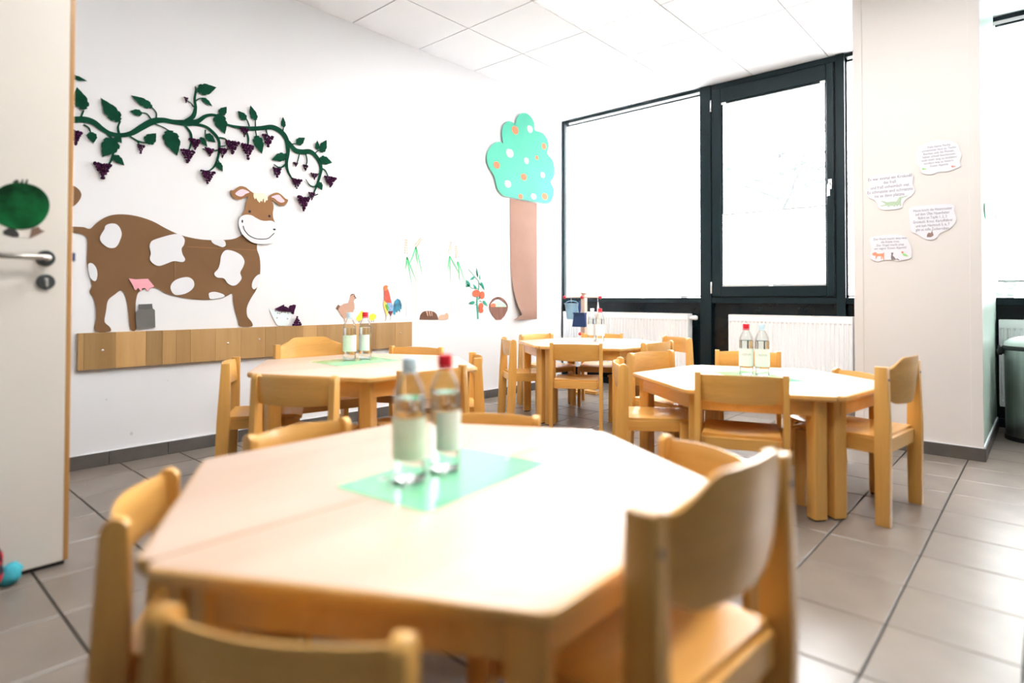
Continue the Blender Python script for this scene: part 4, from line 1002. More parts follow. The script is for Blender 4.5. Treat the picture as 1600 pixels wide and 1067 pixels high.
def chair_proto(kind):
    """kind: 'round' tall chair with rounded post tops, 'flat' the same with square-cut tops, 'small' the low one, 'broad' the broad one with the raised backrest"""
    p = {'round': (0.335, 0.595, 0.345, 0.33), 'flat': (0.335, 0.595, 0.345, 0.33), 'small': (0.31, 0.52, 0.275, 0.30), 'broad': (0.41, 0.628, 0.345, 0.36)}[kind]
    w, zt, zs, dp = p
    t = thing('chair', 'wooden chair', 'chair')
    tk = 0.030 if kind == 'broad' else 0.024
    if kind == 'broad':
        prof = [(-0.034, 0), (0.018, 0), (0.020, zs), (0.018, zt), (-0.028, zt), (-0.036, zs)]
    elif kind == 'flat':
        prof = [(-0.050, 0), (0.000, 0), (0.018, zs), (0.018, zt), (-0.020, zt), (-0.036, zs)]
    else:
        r = 0.022
        prof = [(-0.050, 0), (0.010, 0), (0.026, zs), (0.024, zt - r)]
        prof += [(0.002 + r * math.cos(a * PI / 8), zt - r + r * math.sin(a * PI / 8)) for a in range(1, 8)]
        prof += [(-0.020, zt - r), (-0.034, zs)]
    for s in (-1, 1):
        put('post', slat(prof, s * w / 2 - tk / 2, s * w / 2 + tk / 2, 'post'), 'wood_z', t)
    xl = dp - 0.05
    fl = [(xl - 0.018, 0), (xl + 0.026, 0), (xl + 0.022, zs - 0.016), (xl - 0.026, zs - 0.016)]
    for s in (-1, 1):
        yy = s * (w / 2 - 0.004)
        put('leg', slat(fl, yy - tk / 2, yy + tk / 2, 'leg'), 'wood_z', t)
    rh = 0.056 if kind == 'broad' else 0.046
    for s in (-1, 1):
        yy = s * (w / 2 - tk * 0.98)
        put('side_rail', box('side_rail', -0.006, xl + 0.014, yy - 0.010, yy + 0.010, zs - 0.013 - rh, zs - 0.013, 0.002), 'wood_x', t)
    yi = w / 2 - tk * 0.98 - 0.011
    put('front_rail', box('front_rail', xl - 0.012, xl + 0.008, -yi, yi, zs - 0.013 - rh, zs - 0.013, 0.002), 'wood_y', t)
    put('rear_rail', box('rear_rail', -0.014, 0.006, -yi - 0.01, yi + 0.01, zs - 0.013 - rh, zs - 0.013, 0.002), 'wood_y', t)
    put('seat', seat_mesh(0.0, dp, w - tk - 0.004 if kind != 'broad' else w - tk - 0.002, zs), 'wood_y', t)
    if kind == 'broad':
        def sm(a, b, x):
            k = max(0, min(1, (x - a) / (b - a)))
            return k * k * (3 - 2 * k)
        top = lambda s: 0.046 * (1 - sm(0.45, 0.92, abs(s)))
        bot = lambda s: 0.035 * sm(0.6, 1.0, abs(s)) - 0.012 * (1 - abs(s))
        put('backrest', backrest_mesh(w - tk, zt - 0.15, zt - 0.012, 0.040, 0.012, 24, 8, top, bot, 0.0), 'wood_y', t)
        for s in (-1, 1):
            for dz in (-0.05, -0.115):
                put('screw', rings('screw', [[(-0.030 - h_ - 0.0008 * (dz + 0.05) / 0.01, s * w / 2 + r * math.cos(a * PI / 5), zt + dz + r * math.sin(a * PI / 5)) for a in range(10)]
                                             for r, h_ in ((0.0055, -0.004), (0.0055, 0.0012), (0.004, 0.002))], 40), 'rosette', t)
    else:
        hb = 0.105 if kind != 'small' else 0.095
        put('backrest', backrest_mesh(w - tk, zt - 0.012 - hb, zt - 0.010, 0.030, 0.011, 20, 6, (lambda s: 0.004 * (1 - s * s)), (lambda s: -0.006 * (1 - s * s)), 0.004), 'wood_y', t)
    return t

CH = [
 # kind, x, y, facing, label
 ('small', 2.452, -4.614, 57, 'low wooden chair at the left end of the foreground table, nearest the door'),
 ('small', 3.103, -4.672, 120, 'low wooden chair closest to the camera, cut off by the bottom of the picture'),
 ('broad', 3.402, -4.127, 176, 'large wooden chair with raised backrest at the right of the foreground table, seen from behind'),
 ('small', 2.120, -4.101, 4, 'low wooden chair on the far left side of the foreground table, facing its bottles'),
 ('small', 2.409, -3.594, -56, 'low wooden chair behind the bottles of the foreground table, only its top edge showing'),
 ('small', 3.128, -3.548, -115, 'low wooden chair by the foreground table, partly hidden by the large chair'),
 ('round', 2.215, -2.459, 34, 'wooden chair with rounded posts at the left corner of the table beside the pillar'),
 ('round', 2.066, -1.894, -13, 'wooden chair at the pillar-side table with its back to the corner table'),
 ('flat', 2.463, -1.472, -64, 'wooden chair between the radiator and the table beside the pillar, behind its bottles'),
 ('flat', 2.845, -2.575, 111, 'wooden chair with square-cut posts, seen from behind, at the table beside the pillar'),
 ('broad', 3.303, -2.051, 173, 'wooden chair with raised curved backrest standing in front of the white pillar'),
 ('small', 3.028, -1.466, -131, 'low wooden chair on the pillar side of the table, only its rounded top rail showing'),
 ('round', 0.712, -1.620, 54, 'wooden chair at the left of the far corner table, closest to the paper tree wall'),
 ('flat', 1.380, -1.672, 122, 'slim wooden chair with wavy-grained backrest at the front of the far corner table'),
 ('round', 0.470, -0.990, -9, 'wooden chair between the paper tree and the far corner table'),
 ('flat', 0.860, -0.560, -62, 'wooden chair behind the bottles of the far corner table, by the radiator'),
 ('round', 1.699, -1.123, 175, 'wooden chair with rounded post at the right side of the far corner table'),
 ('round', 1.557, -0.541, -120, 'wooden chair at the back right of the far corner table, close to the radiator end'),
 ('flat', 0.810, -3.738, 59, 'wooden chair at the left end of the wall-board table, seen edge-on'),
 ('round', 1.558, -3.814, 121, 'wooden chair at the front left of the wall-board table, seen from behind'),
 ('flat', 1.780, -3.292, 177, 'wooden chair at the front right of the wall-board table, behind the foreground bottles'),
 ('flat', 1.491, -2.750, -130, 'wooden chair at the right end of the wall-board table, seen edge-on'),
 ('flat', 0.814, -2.598, -64, 'wooden chair at the back right of the wall-board table, under the rooster'),
 ('broad', 0.505, -3.130, -10, 'wooden chair with raised backrest between the wall board and its table'),
]
protos = {}
for kind, x, y, a, lb in CH:
    if kind not in protos:
        c = protos[kind] = chair_proto(kind)
    else:
        c = copy_tree(protos[kind])
    c.location = (x, y, 0)
    c.rotation_euler = (0, 0, math.radians(a))
    tag(c, lb, 'chair', 'wooden chairs around the hexagonal tables')

# ------------------------------------------------------------------ place mats and bottles
def place_mat(x, y, z, a, label, w=0.27, l=0.41):
    bm = bmesh.new()
    addprism(bm, [(u, v, 0.0) for u, v in round_poly([(-l / 2, -w / 2), (l / 2, -w / 2), (l / 2, w / 2), (-l / 2, w / 2)], 0.008, 3)],
             [(u, v, 0.0008) for u, v in round_poly([(-l / 2, -w / 2), (l / 2, -w / 2), (l / 2, w / 2), (-l / 2, w / 2)], 0.008, 3)])
    o = put('place_mat', fin(bm, 'place_mat'), 'mat', None, (x, y, z + 0.0003), math.radians(a))
    tag(o, label, 'place mat', 'green place mats')
place_mat(2.811, -4.139, HT1, 96, 'glossy green place mat on the foreground table', 0.255, 0.40)
place_mat(1.055, -3.195, HT4, 88, 'green flowered place mat on the table by the wall board', 0.29, 0.39)
place_mat(2.685, -1.965, HT2, -38, 'green place mat on the table beside the pillar', 0.25, 0.42)

def bottle(x, y, z, cap, label, lab, lab_dir, height=0.255, text=None, level=0.172):
    t = thing('bottle', label, 'bottle', (x, y, z), 0, 'water bottles in pairs on the tables')
    k = height / 0.255
    prof = [(0.024, 0.0), (0.031, 0.002), (0.0345, 0.008), (0.0335, 0.03), (0.0345, 0.045), (0.0345, 0.135), (0.0338, 0.15), (0.0345, 0.165), (0.033, 0.182), (0.028, 0.197), (0.020, 0.212), (0.0145, 0.222), (0.0135, 0.230)]
    prof = [(r, q * k) for r, q in prof]
    body = put('body', lathe('body', prof, 24, 50, False), 'pet', t)
    put('base', lathe('base', [(0.001, 0.006), (0.020, 0.003), (0.024, 0.0)], 24, 50, False), 'pet', t)
    inner = [(r - 0.0015, q) for r, q in prof[2:] if q < level * k]
    lv = level * k
    inner = [(0.029, 0.006)] + inner + [(0.0325, lv)]
    put('water', lathe('water', inner, 24, 50), 'water', t)
    cz = 0.229 * k
    cp = put('cap', lathe('cap', [(0.0158, cz), (0.0162, cz + 0.002), (0.0162, cz + 0.022), (0.0145, cz + 0.025)], 24, 40), cap, t)
    put('neck_ring', lathe('neck_ring', [(0.0165, cz - 0.006), (0.0175, cz - 0.004), (0.0165, cz - 0.002)], 20), cap, t)
    # paper label wrapped round part of the body
    bm = bmesh.new()
    R0 = 0.0352
    n = 16
    a0 = math.radians(lab_dir)
    rows = []
    for i in range(n + 1):
        a = a0 + math.radians(-85 + 170 * i / n)
        rows.append([bm.verts.new((R0 * math.cos(a), R0 * math.sin(a), q * k)) for q in (0.048, 0.134)])
    for A, B in zip(rows, rows[1:]):
        bm.faces.new((A[0], B[0], B[1], A[1]))
    lo = put('paper_label', fin(bm, 'paper_label', 60), lab, t)
    if text:
        me = text_mesh(text, 0.017)
        for v in me.vertices:
            a = a0 + v.co.x / R0
            q = v.co.y
            v.co = ((R0 + 0.0004) * math.cos(a), (R0 + 0.0004) * math.sin(a), 0.10 * k + q)
        put('lettering', me, 'label_ink', lo)
    return t
bottle(2.788, -4.227, HT1 + 0.0012, 'cap_blue', 'clear water bottle with pale blue cap on the foreground table', 'label_green', -50)
bottle(2.784, -4.125, HT1 + 0.0012, 'cap_red', 'clear water bottle with red cap on the foreground table', 'label_white', 8)
bottle(0.995, -3.198, HT4 + 0.0012, 'cap_blue', 'clear water bottle with pale blue cap on the wall-board table', 'label_green', -35)
bottle(1.003, -3.105, HT4 + 0.0012, 'cap_red', 'clear water bottle with red cap on the wall-board table', 'label_white', -80)
bottle(2.640, -1.966, HT2 + 0.0012, 'cap_red', 'clear water bottle with red cap on the table beside the pillar', 'label_white', -75, 0.262, '| AENA')
bottle(2.712, -1.948, HT2 + 0.0012, 'cap_blue', 'clear water bottle with pale blue cap on the table beside the pillar', 'label_white', -72, 0.262, '| AENA')
bottle(1.075, -1.030, HT3, 'cap_white', 'clear water bottle with white cap on the far corner table', 'label_white', -60, 0.262)
bottle(1.160, -1.045, HT3, 'cap_red', 'clear water bottle with red cap on the far corner table', 'label_white', -60, 0.262)

# ------------------------------------------------------------------ door leaf, standing open
DX = 1.303
d = struct('door_1', 'open cream door leaf with a steel lever handle')
put('leaf', box('leaf', DX - 0.041, DX, -5.38, -4.504, 0.014, 2.08, 0.002, 1), 'door', d)
put('lipping', box('lipping', DX - 0.041, DX - 0.0005, -4.504, -4.489, 0.014, 2.08, 0.002, 1), 'door_lip', d)
put('bottom_seal', box('bottom_seal', DX - 0.032, DX - 0.006, -5.37, -4.50, 0.002, 0.014), 'black', d)
put('latch', box('latch', DX - 0.026, DX - 0.010, -4.492, -4.478, 1.02, 1.05, 0.003), 'blue', d)
(hy, hz), (hy2, hz2), (ky, kz) = HANDLE
def disc_x(name, y, z, r, th, x=DX):
    return rings(name, [[(x + q, y + rr * math.cos(a * PI / 14), z + rr * math.sin(a * PI / 14)) for a in range(28)] for rr, q in ((r, 0.0), (r, th * .7), (r * 0.93, th))], 40)
h = put('handle', tube('handle', [(DX + 0.006, hy, hz), (DX + 0.045, hy, hz), (DX + 0.055, hy - 0.008, hz), (DX + 0.058, hy - 0.02, hz), (DX + 0.058, hy - 0.115, hz), (DX + 0.054, hy - 0.128, hz), (DX + 0.03, hy - 0.133, hz)], 0.0095, 12), 'door_metal', d)
put('rosette', disc_x('rosette', hy, hz, 0.0255, 0.009), 'rosette', h)
kp = put('keyhole_plate', disc_x('keyhole_plate', ky, kz, 0.0255, 0.008), 'rosette', d)
put('lock_cylinder', box('lock_cylinder', DX + 0.006, DX + 0.012, ky - 0.005, ky + 0.005, kz - 0.015, kz + 0.012, 0.002), 'door_metal', kp)
for z in (0.25, 1.85):
    put('hinge', lathe('hinge', [(0.006, -0.045), (0.009, -0.04), (0.009, 0.04), (0.006, 0.045)], 10), 'door_metal', d, (DX + 0.003, -5.392, z))
fr = struct('door_frame', 'cream steel frame the door hangs in')
put('jamb', box('jamb', 1.24, 1.30, -5.63, -5.395, 0, 2.12, 0.003), 'door', fr)
c = DOOR_DISC
cy_ = sum(p[0] for p in c) / len(c)
art = thing('paper_bird', 'round dark green painted paper bird stuck on the door', 'paper bird', (DX, cy_, min(p[1] for p in c)))
cut('body', c, 0.0006, 0.0014, 'disc', art, 'D', 4)
for p in DOOR_TUFTS:
    cut('tuft', p, 0.0004, 0.001, 'disc_dark', art, 'D')
for p, m in zip(DOOR_FEET, ('disc_dark', 'hen_dark')):
    cut('foot', p, 0.0004, 0.001, m, art, 'D')

# toy on the floor by the door
t = thing('fabric_toy', 'red and black plaid stuffed toy with turquoise cloth foot lying by the door', 'toy', (1.372, -4.69, 0))
def blob(name, c, r, seed, amp=0.12, seg=14):
    bm = bmesh.new()
    bmesh.ops.create_uvsphere(bm, u_segments=seg, v_segments=10, radius=1)
    for v in bm.verts:
        k = 1 + amp * noise.noise(v.co * 1.7 + Vector((seed, 0, 0)))
        v.co = Vector((v.co.x * r[0] * k + c[0], v.co.y * r[1] * k + c[1], max(0.0, v.co.z * r[2] * k + c[2])))
    return fin(bm, name, 80)
put('body', blob('body', (0, -0.045, 0.05), (0.04, 0.07, 0.05), 1), 'plaid', t)
put('arm', blob('arm', (-0.035, 0.012, 0.075), (0.012, 0.014, 0.045), 2), 'plaid', t)
put('foot', blob('foot', (-0.02, 0.04, 0.032), (0.026, 0.034, 0.034), 5, 0.35), 'turquoise', t)

# ------------------------------------------------------------------ wooden wall board (two lengths of glued staves)
def wall_board(ys, label, screws):
    t = thing('wall_board', label, 'wall board', (0.0, (ys[0] + ys[-1]) / 2, 0.517))
    cyb = t.location.y
    for a, b in zip(ys, ys[1:]):
        put('stave', box('stave', 0.002, 0.026, a - cyb + 0.0002, b - cyb - 0.0002, 0.0, 0.194, 0.0012, 1), 'stave', t)
    for y, z in screws:
        put('screw', rings('screw', [[(0.026 + q, y - cyb + r * math.cos(a * PI / 6), z - 0.517 + r * math.sin(a * PI / 6)) for a in range(12)] for r, q in ((0.006, 0.0), (0.006, 0.001), (0.004, 0.002))], 40), 'silver', t)
wall_board(STAVES[:9], 'left length of the beech wall board under the cow', [s for s in BOARD_SCREWS if s[0] < STAVES[8]])
wall_board(STAVES[8:], 'right length of the beech wall board under the hen and rooster', [s for s in BOARD_SCREWS if s[0] >= STAVES[8]])

# ------------------------------------------------------------------ paper pictures on the cow wall
def picture(name, label, cat, pts):
    return thing(name, label, cat, (0.0, sum(p[0] for p in pts) / len(pts), min(p[1] for p in pts)))

t = picture('paper_cow', 'large brown paper cow with white patches and a smiling face on the wall', 'paper cow', COW_BODY)
cut('body', COW_BODY, 0.003, 0.0015, 'cow', t, sm=3, wob=0.003)
for k, p in enumerate(COW_PATCHES):
    cut('patch', p, 0.0075, 0.001, 'white_card', t, sm=4)
stroke('paper_seam', [[(*q, 0.004) for q in f] for f in COW_FOLDS], 0.0066, 0.0005, 'cow_head', t)
cut('udder', COW_UDDER, 0.0075, 0.001, 'pink_card', t)
hd = cut('head', COW_HEAD, 0.013, 0.0015, 'cow_head', t, sm=4)
def sub(name, pts, h, mat, sm=4, th=0.001):
    o = cut(name, pts, h, th, mat, t, sm=sm)
    o.parent = hd
    return o
for p in COW_EARS:
    sub('ear', p, 0.0112, 'cow_head')
for p in COW_INNER_EARS:
    sub('inner_ear', p, 0.0128, 'pink_pale')
sub('muzzle', COW_MUZZLE, 0.0150, 'white_card')
sub('fringe', COW_HAIR, 0.0150, 'cream_card', 0)
for u, v in COW_EYES:
    sub('eye', ell(u, v, 0.0085, 0.0085, 14), 0.0150, 'ink', 0, 0.0008)
for (u, v), (a, b) in zip(COW_NOSTRILS, ((0.005, 0.010), (0.010, 0.006))):
    sub('nostril', ell(u, v, a, b, 12), 0.0163, 'ink', 0, 0.0006)
o = stroke('mouth', [[(u, v, 0.0052) for u, v in COW_MOUTH]], 0.0163, 0.0006, 'ink', t)
o.parent = hd

t = picture('paper_milk_can', 'grey paper milk can beside the cow legs', 'paper milk can', MILK_CAN)
cut('can', MILK_CAN, 0.009, 0.0015, 'grey_card', t)
cut('collar', MILK_CAN_COLLAR, 0.0108, 0.0012, 'grey_dark', t)

t = thing('paper_vine', 'dark green vine garland with leaves and purple grapes above the cow', 'paper vine', (0.0, -3.3, 1.75))
stroke('stem', VINE_STEMS, 0.004, 0.004, 'vine', t)
for k, (u0, v0, u1, v1, kk) in enumerate(VINE_LEAVES):
    cut('leaf', leafshape(u0, v0, u1, v1, kk), 0.0085 + 0.0006 * (k % 3), 0.002, 'vine', t)
ico = bmesh.new()
bmesh.ops.create_icosphere(ico, subdivisions=1, radius=1.0)
IV = [v.co.copy() for v in ico.verts]
IF = [[v.index for v in f.verts] for f in ico.faces]
ico.free()
def grape_mesh(u, v, wd, ht, base, seed, up=False):
    rnd = random.Random(seed)
    bm = bmesh.new()
    rows = 6
    s = ht / rows
    for r in range(rows):
        f = 1 - r / (rows - 0.4)
        ww = wd * max(f, 0.16)
        n = max(1, int(ww / (s * 0.85)))
        for i in range(n):
            yy = u + (-ww / 2 + ww * (i + 0.5) / n) + rnd.uniform(-.15, .15) * s
            zz = v + ht / 2 - s * (r + 0.5) + rnd.uniform(-.15, .15) * s
            if up:
                zz = 2 * v - zz
            rad = s * rnd.uniform(0.55, 0.85)
            c = Vector((0.003 + rad + rnd.uniform(0, 0.006), yy, zz)) - base
            vs_ = [bm.verts.new(c + Vector((q.x * 0.8, q.y, q.z)) * rad * rnd.uniform(0.8, 1.2)) for q in IV]
            for fc in IF:
                bm.faces.new([vs_[i_] for i_ in fc])
    return fin(bm, 'grape_bunch')
for k, (u, v, a, b) in enumerate(GRAPES):
    put('grape_bunch', grape_mesh(u, v, a, b, t.location, k), 'grape', t)

t = picture('paper_bowl', 'small pale blue paper bowl of purple grapes on the wall board', 'paper bowl', BOWL)
cut('bowl', BOWL, 0.004, 0.0015, 'bowl_card', t, sm=3)
for u, v in BOWL_DOTS:
    cut('dot', ell(u, v, 0.004, 0.004, 8), 0.0056, 0.0005, 'grey_card', t)
for p in BOWL_GRAPES[:2]:
    cut('grapes', p, 0.0060, 0.006, 'grape', t)
t = picture('paper_grapes', 'little purple paper grape bunch fallen beside the paper bowl', 'paper grapes', BOWL_GRAPES[2])
q = BOWL_GRAPES[2]
put('bunch', grape_mesh(sum(p[0] for p in q) / 3, (max(p[1] for p in q) + min(p[1] for p in q)) / 2, 0.075, 0.075, t.location, 77, True), 'grape', t)

t = picture('paper_tree', 'tall paper apple tree with turquoise crown and brown trunk', 'paper tree', TREE_TRUNK)
# the trunk is a long strip of paper that bulges off the wall at its lower left edge
tr = spline(TREE_TRUNK, 1)
zlo, zhi = min(p[1] for p in tr), max(p[1] for p in tr)
bm = bmesh.new()
rows = []
nz_, nu_ = 24, 8
def edge_y(z, side):
    if side > 0:
        return max(p[0] for p in TREE_TRUNK) - 0.004 * (z - zlo)
    lp = sorted([(p[1], p[0]) for p in TREE_TRUNK if p[0] < -0.62 + 0.02 or p[1] < zlo + 0.001])
    lp = sorted([(p[1], p[0]) for p in TREE_TRUNK[4:]] + [(TREE_TRUNK[0][1], TREE_TRUNK[0][0])])
    for (za, ya), (zb, yb_) in zip(lp, lp[1:]):
        if za <= z <= zb and zb > za:
            return ya + (yb_ - ya) * (z - za) / (zb - za)
    return lp[-1][1]
for j in range(nz_ + 1):
    z = zlo + (zhi - 0.03 - zlo) * j / nz_
    a, b = edge_y(z, -1), edge_y(z, 1)
    row = []
    for i in range(nu_ + 1):
        s = i / nu_
        curl = 0.05 * (1 - s) ** 2 * max(0, 1 - (z - zlo) / 0.55) ** 1.5
        row.append(Vector((0.004 + curl + 0.006 * math.sin(s * PI) + 0.004 * noise.noise(Vector((s * 2, z * 4, 1))), a + (b - a) * s, z)) - t.location)
    rows.append(row)
vf = [[bm.verts.new(p) for p in r] for r in rows]
vb = [[bm.verts.new(p - Vector((0.0012, 0, 0))) for p in r] for r in rows]
for j in range(nz_):
    for i in range(nu_):
        bm.faces.new((vf[j][i], vf[j][i + 1], vf[j + 1][i + 1], vf[j + 1][i]))
        bm.faces.new((vb[j][i], vb[j + 1][i], vb[j + 1][i + 1], vb[j][i + 1]))
for j in range(nz_):
    for i in (0, nu_):
        bm.faces.new((vf[j][i], vf[j + 1][i], vb[j + 1][i], vb[j][i]))
for j in (0, nz_):
    for i in range(nu_):
        bm.faces.new((vf[j][i], vf[j][i + 1], vb[j][i + 1], vb[j][i]))
put('trunk', fin(bm, 'trunk', 50), 'tree_trunk', t)
cut('crown', TREE_CROWN, 0.018, 0.0016, 'tree_green', t, sm=3)
for k, u, v, a, b in TREE_APPLES:
    ap = [(u + a * math.cos(x) * (1 - 0.10 * max(0, math.sin(x)) ** 6), v + b * math.sin(x) * (1 - 0.14 * max(0, math.sin(x)) ** 12)) for x in [2 * PI * i / 20 for i in range(20)]]
    cut('apple', ap, 0.0202, 0.0012, 'apple_pale' if k else 'apple_red', t)

WL = ['paper wheat stalk, leftmost of the four, above the bread', 'paper wheat stalk with the ear leaning right, second of four', 'paper wheat stalk, third of four, left of the tomato plant', 'paper wheat stalk nearest to the tomato plant']
for q, lb in zip(WHEAT, WL):
    t = thing('paper_wheat', lb, 'paper wheat', (0.0, q['st'][0], q['st'][1]), group='paper wheat stalks')
    (gu0, gv0), (gu1, gv1) = q['gr']
    stroke('stalk', [[(q['st'][0], q['st'][1], 0.004), ((q['st'][0] + q['ax'][0]) / 2, (q['st'][1] + q['ax'][1]) / 2, 0.0035), (*q['ax'], 0.003), (gu1, gv1, 0.002), (gu0, gv0, 0.0015)]], 0.002, 0.0008, 'wheat_stem', t)
    for l in q['lv']:
        stroke('blade', [[(*l[0], 0.010), (*l[1], 0.009), (*l[2], 0.001)]], 0.0035, 0.0008, 'wheat_green', t)
    du, dv = gu0 - gu1, gv0 - gv1
    L = math.hypot(du, dv)
    du, dv = du / L, dv / L
    bm = bmesh.new()
    for k in range(6):
        for s in (-1, 1):
            f = L * (k + 0.4) / 6
            cu, cv = gu1 + du * f - dv * s * 0.011 * (1 - k / 12), gv1 + dv * f + du * s * 0.011 * (1 - k / 12)
            pts = [(cu + du * x * 0.009 - dv * y_ * 0.0035, cv + dv * x * 0.009 + du * y_ * 0.0035) for x, y_ in ((-1, 0), (-.3, 1), (.5, .7), (1, 0), (.5, -.7), (-.3, -1))]
            addprism(bm, [P3('A', *p, 0.003) - t.location for p in pts], [P3('A', *p, 0.0042) - t.location for p in pts])
    e = put('ear', fin(bm, 'ear'), 'grain', t)
    e['kind'] = 'stuff'

t = picture('paper_bread', 'dark brown paper loaf with three pale cuts', 'paper bread', BREAD)
cut('loaf', [BREAD[0]] + spline(BREAD, 4, False)[1:], 0.002, 0.0015, 'bread', t)
for p in BREAD_SLASHES:
    cut('slash', p, 0.0036, 0.0008, 'crumb', t)
t = picture('paper_roll', 'small pale paper bread roll next to the loaf', 'paper bread', ROLL)
cut('roll', ROLL, 0.002, 0.0015, 'crumb', t, sm=3)

t = thing('paper_tomato_plant', 'paper tomato plant with red tomatoes between wheat and basket', 'paper plant', (0.0, TOMATO_STEMS[0][0][0], TOMATO_STEMS[0][0][1]))
stroke('stem', [[(u, v, w_) for u, v, w_ in s] for s in TOMATO_STEMS], 0.002, 0.0015, 'leaf_green', t)
for l in TOMATO_LEAVES:
    cut('leaf', leafshape(*l), 0.004, 0.0012, 'leaf_green', t)
for k, (u, v, a, b) in enumerate(TOMATOES):
    cut('tomato', ell(u, v, a, b, 18), 0.0055 + 0.0013 * k, 0.0012, 'tomato', t)

t = picture('paper_basket', 'brown paper basket of fruit at the foot of the paper tree', 'paper basket', BASKET)
cut('basket', BASKET, 0.003, 0.0016, 'basket', t)
A_, B_ = spline(BASKET_HANDLE_OUT, 3, False), spline(BASKET_HANDLE_IN, 3, False)
cut('handle', A_ + B_[::-1], 0.0031, 0.0014, 'basket', t)
for p, m in zip(BASKET_FRUIT, ('apple_red', 'apple_pale')):
    cut('fruit', p, 0.0015, 0.0012, m, t)

t = picture('paper_hen', 'beige paper hen standing on the wall board', 'paper hen', HEN)
cut('body', HEN, 0.002, 0.0014, 'hen', t)
cut('tail', HEN_TAIL, 0.0036, 0.0008, 'hen_dark', t)
cut('comb', HEN_COMB, 0.0036, 0.0008, 'hen_dark', t)
cut('beak', HEN_BEAK, 0.0036, 0.0008, 'hen_dark', t)
cut('eye', ell(*HEN_EYE, 0.004, 0.005, 10), 0.0036, 0.0008, 'ink', t)
t = picture('paper_rooster', 'colourful paper rooster with blue tail on the wall board', 'paper rooster', ROOSTER['tail'])
for k, (nm, m) in enumerate((('legs', 'r_leg'), ('leg2', 'r_leg'), ('tail', 'r_tail'), ('belly', 'r_maroon'), ('breast', 'r_yellow'), ('neck', 'r_red'), ('head', 'r_orange'), ('wing', 'r_blue'), ('green', 'r_green'))):
    cut({'legs': 'leg', 'leg2': 'leg', 'green': 'feather'}.get(nm, nm), ROOSTER[nm], 0.002 + 0.0004 * k, 0.0013, m, t)
for p, lb in zip(CHICKS, ('yellow paper chick with its head up, beside the hen', 'round yellow paper chick, nearer to the rooster')):
    t = picture('paper_chick', lb, 'paper chick', p)
    cut('body', p, 0.002, 0.0014, 'chick', t, sm=3)
    cy2, cz2 = sum(q[0] for q in p) / len(p), min(q[1] for q in p)
    stroke('legs', [[(cy2 - 0.008, cz2 + 0.004, 0.003), (cy2 - 0.008, cz2 - 0.014, 0.003)], [(cy2 + 0.010, cz2 + 0.004, 0.003), (cy2 + 0.010, cz2 - 0.014, 0.003)]], 0.002, 0.001, 'hen_dark', t)

# ------------------------------------------------------------------ verses on the pillar
VERSES = ['Viele kleine Fische\nschwimmen heut zu Tische\nReichen sich die Flossen,\nhaben schnell beschlossen\nnicht mehr lang zu blubbern\nsondern was zu futtern.\nGuten Appetit',
 'Es war einmal ein Krokodil\ndas fraß\nund fraß unheimlich viel.\nEs schmatzte und schmatzte\nbis es dann platzte.',
 'Heute kocht die Hasenmutter\nauf dem Ofen Hasenfutter\nRührt im Topfe 1, 2, 3\nGrünkohl, Kraut, Kartoffelbrei\nund zum Nachtisch 5, 6, 7\ngibt es süße Zuckerrüben.',
 'Der Hund macht wau-wau\ndie Katze miau\nDer Vogel macht piep\nwir sagen: Guten Appetit!']
NL = ['cloud-shaped verse note with two little fish, topmost on the pillar', 'cloud-shaped verse note with a green crocodile on the pillar', 'cloud-shaped verse note with a brown rabbit on the pillar', 'cloud-shaped verse note with dog, cat and bird, lowest on the pillar']
PICS = [[(NOTE_FISH[0], 'fish_green'), (NOTE_FISH[1], 'fish_red')], [(NOTE_CROC, 'croc')], [(NOTE_RABBIT, 'rabbit')], [(NOTE_DOG, 'dog'), (NOTE_CAT, 'cat'), (NOTE_BIRD, 'fish_green'), (NOTE_BIRD_HEAD, 'fish_red')]]
SPAN = [(0.78, 0.66, 0.14), (0.94, 0.60, 0.06), (0.84, 0.66, 0.09), (0.80, 0.46, 0.10)]
for pts, body, lb, pics, (fw_, fh_, ft_) in zip(NOTES, VERSES, NL, PICS, SPAN):
    u0, u1, v0, v1 = min(p[0] for p in pts), max(p[0] for p in pts), min(p[1] for p in pts), max(p[1] for p in pts)
    t = thing('verse_note', lb, 'note', ((u0 + u1) / 2, -0.79, v0), group='verse notes on the pillar')
    cut('paper', pts, 0.0035, 0.001, 'note', t, 'B', 3, wob=0.0)
    me = text_mesh(body, 0.02, 'CENTER', 1.0)
    xs_, ys_ = [v.co.x for v in me.vertices], [v.co.y for v in me.vertices]
    sx = (u1 - u0) * fw_ / (max(xs_) - min(xs_))
    sy = (v1 - v0) * fh_ / (max(ys_) - min(ys_))
    mx_, my_ = (max(xs_) + min(xs_)) / 2, max(ys_)
    for v in me.vertices:
        v.co = ((v.co.x - mx_) * sx, -0.0049, (v1 - v0) * (1 - ft_) + (v.co.y - my_) * sy)
    put('lettering', me, 'note_ink', t)
    for p, m in pics:
        cut('drawing', p, 0.0046, 0.0003, m, t, 'B')
t = thing('paper_leaf', 'small green paper leaf stuck on the right side of the pillar', 'paper leaf', (3.5045, -0.55, 1.40))
me = prism('leaf', [(0.001, u, v) for u, v in leafshape(-0.05, 0.05, 0.05, -0.03, 0.5)], [(0.004, u, v) for u, v in leafshape(-0.05, 0.05, 0.05, -0.03, 0.5)])
put('leaf', me, 'green_leafcard', t)
o = tag(put('red_book', box('red_book', 0, 0.05, 0, 0.012, 0, 0.16, 0.001, 1), 'red_card', None, (2.62, YF - 0.008, 0.9095)), 'thin red card standing on the window ledge beside the pillar', 'card')

